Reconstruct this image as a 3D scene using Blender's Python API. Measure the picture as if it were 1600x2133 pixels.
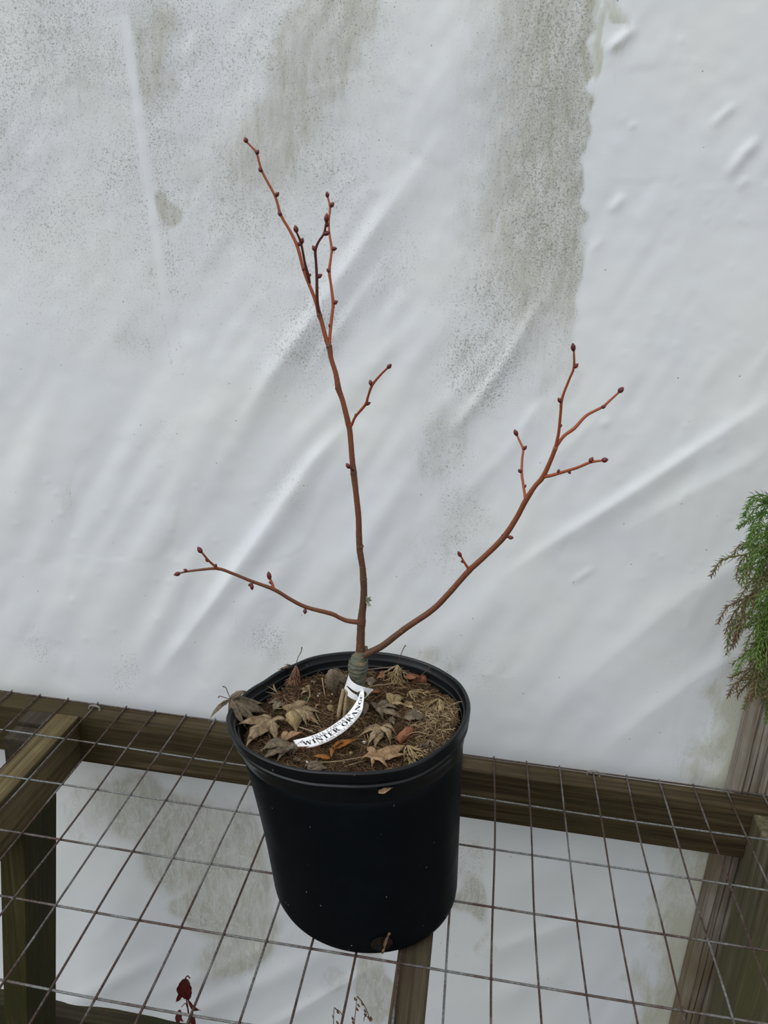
import bpy, bmesh, math, random
import numpy as np
from mathutils import Vector, Matrix

for o in list(bpy.data.objects): bpy.data.objects.remove(o)
scene = bpy.context.scene
col = scene.collection
rng = random.Random(7)
nrng = np.random.RandomState(11)

# ---------------------------------------------------------------- camera
# solved from the 2 x 4 inch welded wire grid (mesh plane is z = 0, back edge y = 0)
W, H, FPX = 1600.0, 2133.0, 1661.28
CX, CY = W/2, H/2
CAM = Vector((0.58374, -1.09598, 0.74823))
RT = Vector((0.98857386, 0.13525209, 0.06654774))
UP = Vector((-0.1049055, 0.3002955, 0.94805984))
FW = Vector((-0.10824309, 0.94420839, -0.31105297))
cd = bpy.data.cameras.new('camera'); cam = bpy.data.objects.new('camera', cd); col.objects.link(cam)
cd.sensor_fit = 'HORIZONTAL'; cd.sensor_width = 36.0; cd.lens = FPX/W*36.0; cd.clip_start = 0.02
cam.matrix_world = Matrix(((RT.x, UP.x, -FW.x, CAM.x), (RT.y, UP.y, -FW.y, CAM.y), (RT.z, UP.z, -FW.z, CAM.z), (0, 0, 0, 1)))
scene.camera = cam

# ---------------------------------------------------------------- light: overcast sky + very soft daylight
world = bpy.data.worlds.new('overcast'); scene.world = world; world.use_nodes = True
nt = world.node_tree; nt.nodes.clear()
wo = nt.nodes.new('ShaderNodeOutputWorld'); bg = nt.nodes.new('ShaderNodeBackground')
tc = nt.nodes.new('ShaderNodeTexCoord'); sx = nt.nodes.new('ShaderNodeSeparateXYZ'); rp = nt.nodes.new('ShaderNodeValToRGB')
nt.links.new(tc.outputs['Generated'], sx.inputs[0]); nt.links.new(sx.outputs['Z'], rp.inputs[0])
nt.links.new(rp.outputs[0], bg.inputs[0]); nt.links.new(bg.outputs[0], wo.inputs[0])
e = rp.color_ramp.elements
e[0].position = 0.0; e[0].color = (0.34, 0.36, 0.38, 1)
e[1].position = 1.0; e[1].color = (0.93, 0.97, 1.0, 1)
bg.inputs[1].default_value = 0.8
sd = bpy.data.lights.new('soft_daylight', 'SUN'); sun = bpy.data.objects.new('soft_daylight', sd); col.objects.link(sun)
sd.energy = 1.25; sd.angle = math.radians(70); sd.color = (0.97, 0.985, 1.0)
sun.rotation_euler = Vector((0.55, 0.62, -0.85)).to_track_quat('-Z', 'Y').to_euler()
vs = scene.view_settings
vs.view_transform = 'Standard'; vs.look = 'None'; vs.gamma = 1.0; vs.use_curve_mapping = False
vs.exposure = 0.48

# ---------------------------------------------------------------- helpers
def ray(px, py): return FW + RT*((px-CX)/FPX) - UP*((py-CY)/FPX)
def onp(px, py, ax, v):
    d = ray(px, py); t = (v-CAM[ax])/d[ax]; return CAM + d*t
def on_plane(px, py, P, n):
    d = ray(px, py); return CAM + d*((P-CAM).dot(n)/d.dot(n))
def depth(P): return (P-CAM).dot(FW)
def tag(o, label=None, cat=None, group=None, kind=None):
    if label: o['label'] = label
    if cat: o['category'] = cat
    if group: o['group'] = group
    if kind: o['kind'] = kind
    return o
def empty(name, loc):
    o = bpy.data.objects.new(name, None); o.location = loc; o.empty_display_size = 0.02; col.objects.link(o); return o
def wloc(o):
    p = Vector(o.location)
    while o.parent: o = o.parent; p = p + Vector(o.location)
    return p
def mk(name, verts, faces, mat, parent=None, origin=None, smooth=False, attrs=None):
    """verts in world coordinates"""
    me = bpy.data.meshes.new(name)
    if parent is not None: off = wloc(parent); loc = Vector((0, 0, 0))
    else: off = Vector(origin) if origin is not None else Vector((0, 0, 0)); loc = off
    me.from_pydata([(v[0]-off[0], v[1]-off[1], v[2]-off[2]) for v in verts], [], faces)
    if smooth: me.polygons.foreach_set('use_smooth', [True]*len(me.polygons))
    if attrs:
        for k, vals in attrs.items():
            a = me.attributes.new(k, 'FLOAT', 'POINT'); a.data.foreach_set('value', np.asarray(vals, dtype=np.float32))
    me.materials.append(mat); me.update()
    o = bpy.data.objects.new(name, me); o.location = loc; col.objects.link(o)
    if parent is not None: o.parent = parent
    return o
def catmull(P, n):
    P = [list(map(float, p)) for p in P]
    if len(P) == 2:
        return [[a+(b-a)*i/n for a, b in zip(*P)] for i in range(n+1)]
    Q = [[2*a-b for a, b in zip(P[0], P[1])]] + P + [[2*a-b for a, b in zip(P[-1], P[-2])]]
    out = []
    for i in range(1, len(Q)-2):
        for k in range(n):
            t = k/n; p0, p1, p2, p3 = Q[i-1:i+3]
            out.append([0.5*((2*b)+(-a+c)*t+(2*a-5*b+4*c-d)*t*t+(-a+3*b-3*c+d)*t**3) for a, b, c, d in zip(p0, p1, p2, p3)])
    out.append(P[-1]); return out
def tube_geo(pts, rad, sides=10, cap=True, rough=0.0):
    pts = [Vector(p) for p in pts]; n = len(pts); V = []; F = []
    t = (pts[1]-pts[0]).normalized(); a = t.orthogonal().normalized()
    for i in range(n):
        t = (pts[min(i+1, n-1)]-pts[max(i-1, 0)]).normalized()
        a = (a - t*a.dot(t)).normalized(); b = t.cross(a)
        for k in range(sides):
            th = 2*math.pi*k/sides; r = rad[i]*(1+rough*rng.uniform(-1, 1))
            V.append(pts[i]+(a*math.cos(th)+b*math.sin(th))*r)
    for i in range(n-1):
        for k in range(sides):
            F.append((i*sides+k, i*sides+(k+1) % sides, (i+1)*sides+(k+1) % sides, (i+1)*sides+k))
    if cap:
        F.append(tuple(range(sides-1, -1, -1))); F.append(tuple((n-1)*sides+k for k in range(sides)))
    return V, F
def join(*geos):
    V = []; F = []
    for v, f in geos:
        o = len(V); V += list(v); F += [tuple(i+o for i in q) for q in f]
    return V, F
def box_geo(x0, x1, y0, y1, z0, z1, bev=0.0025, shear=(0, 0)):
    """bevelled box; shear moves the bottom in x / y"""
    bm = bmesh.new()
    vs_ = [bm.verts.new((x, y, z)) for x in (x0, x1) for y in (y0, y1) for z in (z0, z1)]
    for f in ((0, 1, 3, 2), (4, 6, 7, 5), (0, 4, 5, 1), (2, 3, 7, 6), (0, 2, 6, 4), (1, 5, 7, 3)): bm.faces.new([vs_[i] for i in f])
    bmesh.ops.recalc_face_normals(bm, faces=bm.faces)
    if bev: bmesh.ops.bevel(bm, geom=list(bm.edges), offset=bev, segments=2, affect='EDGES', profile=0.6)
    for v in bm.verts:
        s = (z1-v.co.z)/(z1-z0); v.co.x += shear[0]*s; v.co.y += shear[1]*s
    bm.verts.index_update()
    V = [v.co.copy() for v in bm.verts]; F = [tuple(v.index for v in f.verts) for f in bm.faces]; bm.free()
    return V, F
def project_np(X):
    d = X - np.array(CAM); z = d @ np.array(FW)
    return CX + FPX*(d @ np.array(RT))/z, CY - FPX*(d @ np.array(UP))/z
def vnoise(u, v, seed):
    r = np.random.RandomState(seed).rand(256, 256)
    iu = np.floor(u).astype(int); iv = np.floor(v).astype(int); fu = u-iu; fv = v-iv
    fu = fu*fu*(3-2*fu); fv = fv*fv*(3-2*fv); g = lambda a, b: r[a % 256, b % 256]
    return (g(iu, iv)*(1-fu)+g(iu+1, iv)*fu)*(1-fv)+(g(iu, iv+1)*(1-fu)+g(iu+1, iv+1)*fu)*fv

# ---------------------------------------------------------------- materials
class NB:
    def __init__(s, name):
        s.m = bpy.data.materials.new(name); s.m.use_nodes = True; s.t = s.m.node_tree; s.t.nodes.clear()
        s.out = s.n('OutputMaterial'); s.b = s.n('BsdfPrincipled'); s.l(s.b.outputs[0], s.out.inputs[0])
        s.tc = s.n('TexCoord')
    def n(s, k): return s.t.nodes.new('ShaderNode'+k)
    def l(s, a, b): s.t.links.new(a, b)
    def mapping(s, scale=(1, 1, 1), rot=(0, 0, 0)):
        m = s.n('Mapping'); m.inputs['Scale'].default_value = scale; m.inputs['Rotation'].default_value = rot
        s.l(s.tc.outputs['Object'], m.inputs[0]); return m.outputs[0]
    def noise(s, vec, scale, detail=4, rough=.55, dist=0):
        n = s.n('TexNoise'); n.inputs['Scale'].default_value = scale; n.inputs['Detail'].default_value = detail
        n.inputs['Roughness'].default_value = rough; n.inputs['Distortion'].default_value = dist
        s.l(vec, n.inputs['Vector']); return n.outputs[0]
    def voro(s, vec, scale, feat='F1'):
        n = s.n('TexVoronoi'); n.feature = feat; n.inputs['Scale'].default_value = scale; s.l(vec, n.inputs['Vector']); return n.outputs[0]
    def ramp(s, f, stops):
        r = s.n('ValToRGB'); s.l(f, r.inputs[0]); el = r.color_ramp.elements
        while len(el) < len(stops): el.new(0.5)
        for e_, (p, c) in zip(el, stops): e_.position = p; e_.color = (c[0], c[1], c[2], 1) if not isinstance(c, (int, float)) else (c, c, c, 1)
        return r.outputs[0]
    def mix(s, f, a, b):
        m = s.n('Mix'); m.data_type = 'RGBA'
        for v, i in ((f, 0), (a, 6), (b, 7)):
            if isinstance(v, (int, float)): m.inputs[i].default_value = v
            elif isinstance(v, tuple): m.inputs[i].default_value = (*v[:3], 1)
            else: s.l(v, m.inputs[i])
        return m.outputs[2]
    def math(s, op, a, b=0.0, clamp=False):
        m = s.n('Math'); m.operation = op; m.use_clamp = clamp
        for v, i in ((a, 0), (b, 1)):
            if isinstance(v, (int, float)): m.inputs[i].default_value = v
            else: s.l(v, m.inputs[i])
        return m.outputs[0]
    def attr(s, name):
        a = s.n('Attribute'); a.attribute_name = name; return a.outputs['Fac']
    def bump(s, h, strength=.3, dist=.002):
        b = s.n('Bump'); b.inputs['Strength'].default_value = strength; b.inputs['Distance'].default_value = dist
        s.l(h, b.inputs['Height']); s.l(b.outputs[0], s.b.inputs['Normal'])
    def fin(s, colr, rough=.7, spec=.3):
        if isinstance(colr, tuple): s.b.inputs['Base Color'].default_value = (*colr[:3], 1)
        else: s.l(colr, s.b.inputs['Base Color'])
        if isinstance(rough, (int, float)): s.b.inputs['Roughness'].default_value = rough
        else: s.l(rough, s.b.inputs['Roughness'])
        s.b.inputs['Specular IOR Level'].default_value = spec
        return s.m

def wood(name, dark, mid, light, axis, green=None, gs=1.0, bump=.5):
    b = NB(name); sc = [80*gs]*3; sc['xyz'.index(axis)] = 2.2*gs
    v = b.mapping(tuple(sc)); g = b.noise(v, 1.0, 6, .6, .6)
    c = b.ramp(g, [(.34, dark), (.5, mid), (.66, light)])
    big = b.noise(b.mapping(), 9, 4)
    c = b.mix(b.ramp(big, [(.38, .0), (.68, .65)]), c, dark)
    if green: c = b.mix(b.ramp(b.noise(b.mapping(), 6.5, 3), [(.42, 0.), (.62, .75)]), c, green)
    fine = b.noise(b.mapping(tuple(x*5 for x in sc)), 1.0, 3)
    c = b.mix(b.math('MULTIPLY', fine, .5), c, tuple(x*.45 for x in dark))
    b.bump(b.math('ADD', g, b.math('MULTIPLY', fine, .4)), bump, .0025)
    return b.fin(c, .82, .2)

M = {}
M['rail'] = wood('treated_lumber', (.030, .020, .009), (.072, .051, .025), (.135, .104, .058), 'x', (.055, .043, .016), 1.5)
M['joist'] = wood('yellowed_lumber', (.072, .052, .021), (.15, .115, .054), (.24, .19, .098), 'y', None, 1.5, .8)
M['joist2'] = wood('dull_lumber', (.035, .026, .014), (.066, .052, .031), (.11, .088, .055), 'y', None, 1.5, .8)
M['leg'] = wood('mossy_lumber', (.026, .021, .007), (.054, .046, .015), (.085, .074, .029), 'z', (.044, .045, .011), 1.2)
M['leg2'] = wood('pale_mossy_lumber', (.062, .052, .028), (.15, .135, .082), (.26, .235, .155), 'z', (.095, .092, .040), 1.2)
M['block'] = wood('dark_offcut', (.03, .024, .016), (.055, .045, .03), (.09, .076, .055), 'y', None, 1.5)
M['post'] = wood('weathered_post', (.17, .14, .105), (.37, .33, .275), (.52, .485, .43), 'z', (.20, .145, .075), 1.4)
M['baseboard'] = wood('rotten_board', (.018, .015, .008), (.04, .034, .018), (.07, .06, .03), 'x', (.03, .035, .012))

def sheet_mat():
    b = NB('white_plastic_sheet'); obj = b.mapping(); drip = b.mapping((1, 1, .38))
    grime = b.attr('grime'); tan = b.attr('tan'); alg = b.attr('algae'); vein = b.attr('vein')
    base = b.mix(b.ramp(b.noise(obj, 5, 3), [(.35, 0.), (.7, 1.)]), (.795, .818, .85), (.835, .852, .84))
    n1 = b.noise(drip, 48, 10, .74, .5); n2 = b.noise(obj, 470, 3, .6); n3 = b.noise(drip, 11, 5, .6)
    n4 = b.noise(drip, 260, 5, .65, .8); n5 = b.noise(b.mapping((1, 1, .22)), 70, 6, .7, .6)
    # thin grey-green film, broken up by drips
    f = b.math('ADD', b.math('MULTIPLY', tan, 1.7), b.math('ADD', b.math('MULTIPLY', b.math('SUBTRACT', n1, .5), 1.5), b.math('MULTIPLY', b.math('SUBTRACT', n3, .5), .8)))
    film = b.math('MULTIPLY', b.ramp(f, [(.15, 0.), (1., 1.)]), b.math('MULTIPLY', b.math('MINIMUM', b.math('MULTIPLY', tan, 1.6), 1.0), b.ramp(n5, [(.30, .35), (.68, 1.)])))
    c = b.mix(b.math('MULTIPLY', film, .85), base, (.47, .455, .385))
    # crackle: cleaner veins running through the film
    rn = b.noise(drip, 34, 4, .55, 1.6)
    crk = b.ramp(b.math('ABSOLUTE', b.math('SUBTRACT', rn, .5)), [(.0, 1.), (.035, 0.)])
    c = b.mix(b.math('MULTIPLY', b.math('MULTIPLY', crk, vein), b.math('MULTIPLY', film, .75)), c, base)
    # algae, yellow-green
    a = b.math('ADD', alg, b.math('MULTIPLY', b.math('SUBTRACT', n1, .5), 1.6))
    c = b.mix(b.math('MULTIPLY', b.math('MULTIPLY', b.ramp(a, [(.3, 0.), (.85, 1.)]), .62), b.math('MINIMUM', b.math('MULTIPLY', alg, 3), 1)), c, (.43, .43, .27))
    # dark mildew speckle
    thr = b.math('SUBTRACT', .71, b.math('MULTIPLY', grime, .20))
    sp = b.math('MULTIPLY', b.math('SUBTRACT', n2, thr), 9.0, True)
    sp2 = b.math('MULTIPLY', b.math('SUBTRACT', n4, b.math('SUBTRACT', .72, b.math('MULTIPLY', grime, .22))), 7.0, True)
    gm = b.math('MINIMUM', b.math('MULTIPLY', grime, 3.0), 1.0)
    c = b.mix(b.math('MULTIPLY', b.math('MULTIPLY', sp, gm), .68), c, (.22, .22, .18))
    c = b.mix(b.math('MULTIPLY', b.math('MULTIPLY', sp2, gm), .4), c, (.30, .30, .25))
    # sparse black fly specks
    fl = b.ramp(b.voro(obj, 32), [(.0, 1.), (.026, 1.), (.04, 0.)])
    c = b.mix(b.math('MULTIPLY', fl, .6), c, (.10, .10, .10))
    b.bump(b.math('ADD', b.noise(obj, 60, 4), b.math('MULTIPLY', n2, .25)), .12, .002)
    b.fin(c, .42, .35)
    tr = b.n('BsdfTranslucent'); b.l(c, tr.inputs[0]); mx = b.n('MixShader'); mx.inputs[0].default_value = .18
    b.l(b.b.outputs[0], mx.inputs[1]); b.l(tr.outputs[0], mx.inputs[2]); b.l(mx.outputs[0], b.out.inputs[0])
    return b.m
def _n_col(s, vec, scale):
    n = s.n('TexNoise'); n.inputs['Scale'].default_value = scale; n.inputs['Detail'].default_value = 3
    s.l(vec, n.inputs['Vector']); return n.outputs[1]
NB.n_col = _n_col
M['sheet'] = sheet_mat()

def pot_mat(name='black_pot_plastic', spec=.10, r0=.42, r1=.58):
    b = NB(name); o = b.mapping()
    fl = b.ramp(b.voro(o, 75), [(.0, 1.), (.045, 1.), (.075, 0.)])
    pick = b.ramp(b.noise(o, 60, 1), [(.52, 0.), (.58, 1.)])
    dust = b.ramp(b.noise(o, 18, 6, .7), [(.5, 0.), (.8, .35)])
    c = b.mix(dust, (.0025, .0038, .0052), (.008, .010, .011))
    c = b.mix(b.math('MULTIPLY', fl, b.math('MULTIPLY', pick, .5)), c, (.42, .43, .42))
    b.bump(b.noise(o, 35, 3), .08, .002)
    return b.fin(c, b.ramp(b.noise(o, 22, 5), [(.3, r0), (.7, r1)]), spec)
M['pot'] = pot_mat(); M['rim'] = pot_mat('black_rim_plastic', .34, .24, .42)

def simple(name, stops, scale=40, detail=5, rough=.8, spec=.2, bump=.0, bscale=200, dist=0, stretch=(1, 1, 1)):
    b = NB(name); c = b.ramp(b.noise(b.mapping(stretch), scale, detail, .6, dist), stops)
    if bump: b.bump(b.noise(b.mapping(), bscale, 4), bump, .0015)
    return b.fin(c, rough, spec)
M['soil'] = simple('coir_soil', [(.35, (.012, .008, .006)), (.5, (.045, .028, .016)), (.68, (.11, .07, .038))], 120, 6, .95, .1, .9, 300)
M['hole'] = simple('dark_soil', [(.35, (.004, .004, .004)), (.7, (.03, .022, .016))], 160, 5, .9, .1, .8, 300)  # near-black brown for the flat drain hole disc
M['rootlet'] = simple('rootlet', [(.3, (.05, .028, .016)), (.7, (.17, .10, .06))], 120, 4, .8, .2, .5)
M['ground'] = simple('dirt_floor', [(.3, (.05, .042, .032)), (.7, (.13, .115, .09))], 30, 6, .95, .1, .6, 120)
def fibre_mat():
    b = NB('coir_fibre'); t = b.attr('tone')
    return b.fin(b.ramp(t, [(.0, (.032, .018, .010)), (.35, (.105, .062, .030)), (.7, (.23, .155, .08)), (1., (.38, .29, .175))]), .85, .15)
M['fibre'] = fibre_mat()
def bark(name, thin, old, old2):
    b = NB(name); age = b.attr('age'); o = b.mapping((1, 1, .35))
    n = b.noise(o, 220, 5, .65); n2 = b.noise(b.mapping(), 40, 3)
    oc = b.mix(b.ramp(n2, [(.35, 0.), (.65, 1.)]), old, old2)
    oc = b.mix(b.ramp(n, [(.55, 0.), (.8, .5)]), oc, tuple(x*.45 for x in old))
    c = b.mix(b.math('ADD', age, b.math('MULTIPLY', b.math('SUBTRACT', n2, .5), .5), True), thin, oc)
    len_ = b.ramp(b.voro(b.mapping(), 210), [(.0, 1.), (.14, 1.), (.2, 0.)])
    c = b.mix(b.math('MULTIPLY', b.math('MULTIPLY', len_, age), .28), c, (.38, .30, .22))
    b.bump(n, .35, .0012)
    return b.fin(c, .5, .35)
M['bark'] = bark('linden_bark', (.33, .078, .028), (.068, .037, .024), (.125, .054, .024))
M['bark_dark'] = bark('maroon_bark', (.13, .026, .017), (.09, .04, .028), (.12, .05, .03))  # darker maroon bark of some twigs, spurs and the node rings
M['stock'] = simple('rootstock_bark', [(.30, (.055, .06, .045)), (.45, (.12, .13, .10)), (.6, (.17, .13, .075)), (.72, (.30, .25, .16))], 70, 6, .85, .15, .8, 160, .5, (1, 1, 2.6))
M['root'] = simple('root', [(.3, (.16, .115, .06)), (.7, (.36, .28, .17))], 90, 4, .8, .2, .5)
M['bud'] = simple('bud', [(.3, (.075, .014, .014)), (.7, (.19, .034, .028))], 150, 3, .42, .4)
M['lichen'] = simple('lichen', [(.3, (.10, .12, .075)), (.7, (.32, .36, .27))], 160, 4)
def leaf_mat(name, a, bb, c_, spot):
    b = NB(name); o = b.mapping()
    c = b.ramp(b.noise(o, 75, 6, .68), [(.34, tuple(x*.6 for x in a)), (.5, bb), (.66, c_)])
    net = b.ramp(b.voro(o, 420, 'DISTANCE_TO_EDGE'), [(.0, .45), (.12, 0.)]); c = b.mix(net, c, tuple(x*.5 for x in a))
    c = b.mix(b.ramp(b.noise(o, 330, 3), [(.58, 0.), (.72, .7)]), c, spot)
    mid = b.math('POWER', b.attr('mid'), 3.0); c = b.mix(b.math('MULTIPLY', mid, .6), c, tuple(x*.5 for x in a))
    b.bump(b.noise(o, 180, 4), .6, .001)
    return b.fin(c, .75, .2)
M['leaf_tan'] = leaf_mat('leaf_tan', (.16, .11, .058), (.26, .19, .11), (.38, .29, .175), (.09, .058, .034))
M['leaf_grey'] = leaf_mat('leaf_grey', (.09, .067, .045), (.155, .118, .078), (.235, .185, .128), (.055, .04, .028))
M['leaf_warm'] = leaf_mat('leaf_warm', (.20, .12, .060), (.31, .19, .10), (.43, .29, .17), (.12, .065, .035))
M['leaf_rust'] = leaf_mat('leaf_rust', (.13, .048, .024), (.21, .082, .040), (.28, .125, .066), (.11, .035, .02))
M['leaf_orange'] = leaf_mat('leaf_orange', (.15, .05, .010), (.24, .085, .016), (.30, .13, .035), (.12, .04, .012))
M['leaf_red'] = leaf_mat('leaf_reddish', (.13, .062, .038), (.20, .105, .064), (.28, .16, .10), (.10, .04, .03))
M['leaf_olive'] = leaf_mat('leaf_straw', (.20, .14, .065), (.30, .22, .11), (.42, .32, .18), (.11, .075, .035))
M['leaf_crimson'] = leaf_mat('leaf_crimson', (.055, .006, .006), (.085, .010, .009), (.05, .022, .012), (.025, .01, .007))
M['stalk'] = simple('stalk', [(.3, (.05, .028, .02)), (.7, (.15, .085, .05))], 90)
M['tag'] = simple('white_vinyl', [(.3, (.80, .81, .82)), (.7, (.86, .865, .87))], 60, 3, .38, .4)
M['ink'] = simple('ink', [(.3, (.012, .012, .014)), (.7, (.02, .02, .022))], 60, 2, .6, .2)
M['perlite'] = simple('perlite', [(.3, (.5, .49, .45)), (.7, (.78, .77, .73))], 200)
M['prill'] = simple('green_prill', [(.3, (.004, .10, .035)), (.7, (.01, .2, .07))], 200, 2, .4)
def wire_mat(name, rust):
    b = NB(name); o = b.mapping()
    n = b.noise(o, 14, 5, .65); n2 = b.noise(o, 300, 3)
    steel = b.ramp(n2, [(.3, (.09, .093, .09)), (.7, (.22, .225, .215))])
    rc = b.ramp(n2, [(.3, (.030, .019, .015)), (.7, (.10, .058, .045))])
    c = b.mix(b.ramp(n, [(rust-.08, 1.), (rust+.1, 0.)]), steel, rc)
    b.b.inputs['Metallic'].default_value = .25; b.bump(n2, .4, .0006)
    return b.fin(c, .6, .4)
M['wire_rust'] = wire_mat('rusty_wire', .60)
M['wire_mix'] = wire_mat('part_rusted_wire', .50)
M['wire_grey'] = wire_mat('galvanised_wire', .40)
M['staple'] = simple('staple', [(.3, (.10, .085, .07)), (.7, (.26, .24, .21))], 200, 4, .6, .4)
def needle_mat():
    b = NB('conifer_needles'); t = b.attr('tone'); n = b.noise(b.mapping(), 90, 3)
    f = b.math('ADD', t, b.math('MULTIPLY', b.math('SUBTRACT', n, .5), .35), True)
    return b.fin(b.ramp(f, [(.0, (.065, .145, .024)), (.3, (.12, .20, .04)), (.55, (.15, .17, .055)), (.8, (.14, .10, .05)), (1., (.145, .072, .042))]), .55, .3)
M['needle'] = needle_mat()
M['twig'] = simple('conifer_bark', [(.3, (.07, .04, .022)), (.7, (.18, .11, .065))], 80, 5, .9, .1, .6)

# ---------------------------------------------------------------- setting: plastic sheet wall
SHEET_Y = 0.046
def seg_dist(px, py, poly):
    """distance to polyline (px), arc fraction of nearest point, signed side"""
    best = np.full(px.shape, 1e9); fr = np.zeros(px.shape); sg = np.zeros(px.shape)
    L = [math.hypot(b[0]-a[0], b[1]-a[1]) for a, b in zip(poly[:-1], poly[1:])]; tot = sum(L); acc = 0
    for (a, b), l in zip(zip(poly[:-1], poly[1:]), L):
        ux, uy = (b[0]-a[0])/l, (b[1]-a[1])/l
        t = np.clip((px-a[0])*ux+(py-a[1])*uy, 0, l)
        dx = px-a[0]-ux*t; dy = py-a[1]-uy*t; d = np.hypot(dx, dy); m = d < best
        best = np.where(m, d, best); fr = np.where(m, (acc+t)/tot, fr); sg = np.where(m, np.sign(ux*dy-uy*dx), sg); acc += l
    return best, fr, sg
# (polyline in photo pixels, half width px, height m, asymmetry)
FOLDS = [
    ([(925, 270), (800, 450), (700, 590), (600, 740), (480, 900)], 34, .0066), ([(900, 640), (770, 770), (640, 900), (520, 1040)], 26, .004),
    ([(1135, 610), (1040, 770), (940, 905)], 15, .0050), ([(1090, 660), (960, 800), (880, 900)], 16, .0022),
    ([(745, 865), (650, 960), (560, 1090), (440, 1260), (320, 1420)], 28, .0115),
    ([(1620, 825), (1480, 915), (1300, 1035), (1120, 1150), (1040, 1210)], 22, .0060),
    ([(1620, 930), (1450, 1020), (1280, 1120)], 30, .0034), ([(1620, 1130), (1440, 1230), (1270, 1370), (1130, 1500)], 42, .0040),
    ([(1620, 1320), (1470, 1400), (1330, 1500), (1230, 1590)], 34, .0040), ([(1150, 1180), (1000, 1270), (870, 1370)], 34, .004),
    ([(560, 690), (430, 900), (330, 1100), (220, 1290), (150, 1420)], 38, .0070), ([(420, 820), (290, 1030), (190, 1210), (120, 1340)], 26, .0045),
    ([(330, 830), (200, 1080), (110, 1280), (70, 1420)], 30, .0045), ([(230, 800), (130, 1010), (70, 1180), (30, 1330)], 32, .0042),
    ([(130, 780), (60, 980), (10, 1180)], 28, .0034), ([(680, 600), (580, 760), (470, 960), (370, 1140)], 24, .0042),
    ([(470, 1050), (380, 1200), (270, 1400)], 20, .0040), ([(640, 1120), (520, 1260), (430, 1420)], 26, .0045),
    ([(960, 640), (860, 760), (800, 860)], 20, .0028), ([(820, 520), (700, 690), (630, 800)], 16, .0030),
    ([(1160, 820), (1040, 960), (960, 1040)], 14, .0022), ([(700, 900), (600, 1050), (480, 1230)], 15, .0022),
    ([(1250, 860), (1150, 960)], 9, .0016), ([(1220, 900), (1090, 1060)], 10, .0014), ([(840, 1000), (760, 1120), (640, 1260)], 26, .003),
    ([(1325, 55), (1290, 85), (1262, 112)], 9, .0045), ([(1535, 215), (1505, 240), (1482, 265)], 7, .0030), ([(1588, 285), (1550, 320), (1512, 370)], 10, .0048),
    ([(1562, 365), (1535, 395)], 6, .0022), ([(1300, 405), (1285, 425), (1268, 442)], 8, .0030), ([(1255, 495), (1232, 525)], 5, .0015),
    ([(1270, 870), (1250, 890)], 7, .002), ([(1130, 830), (1080, 900)], 7, .0022), ([(1240, 1180), (1190, 1215)], 6, .0018),
    ([(720, 1960), (560, 2040), (400, 2110), (300, 2150)], 20, .0060), ([(820, 1990), (640, 2090), (520, 2160)], 18, .0055), ([(640, 1930), (480, 2010), (300, 2080)], 15, .0035),
    ([(1300, 1760), (1100, 1830), (980, 1900)], 40, .005), ([(1250, 1900), (1000, 1990)], 26, .0035), ([(1200, 2010), (960, 2110)], 26, .004), ([(350, 1985), (200, 2060), (120, 2100)], 18, .004),
    ([(620, 0), (560, 200), (470, 420)], 60, .005), ([(1010, -40), (960, 160), (880, 330)], 60, .005), ([(262, 40), (300, 330), (340, 600), (372, 790)], 5, .0010),
]
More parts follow.
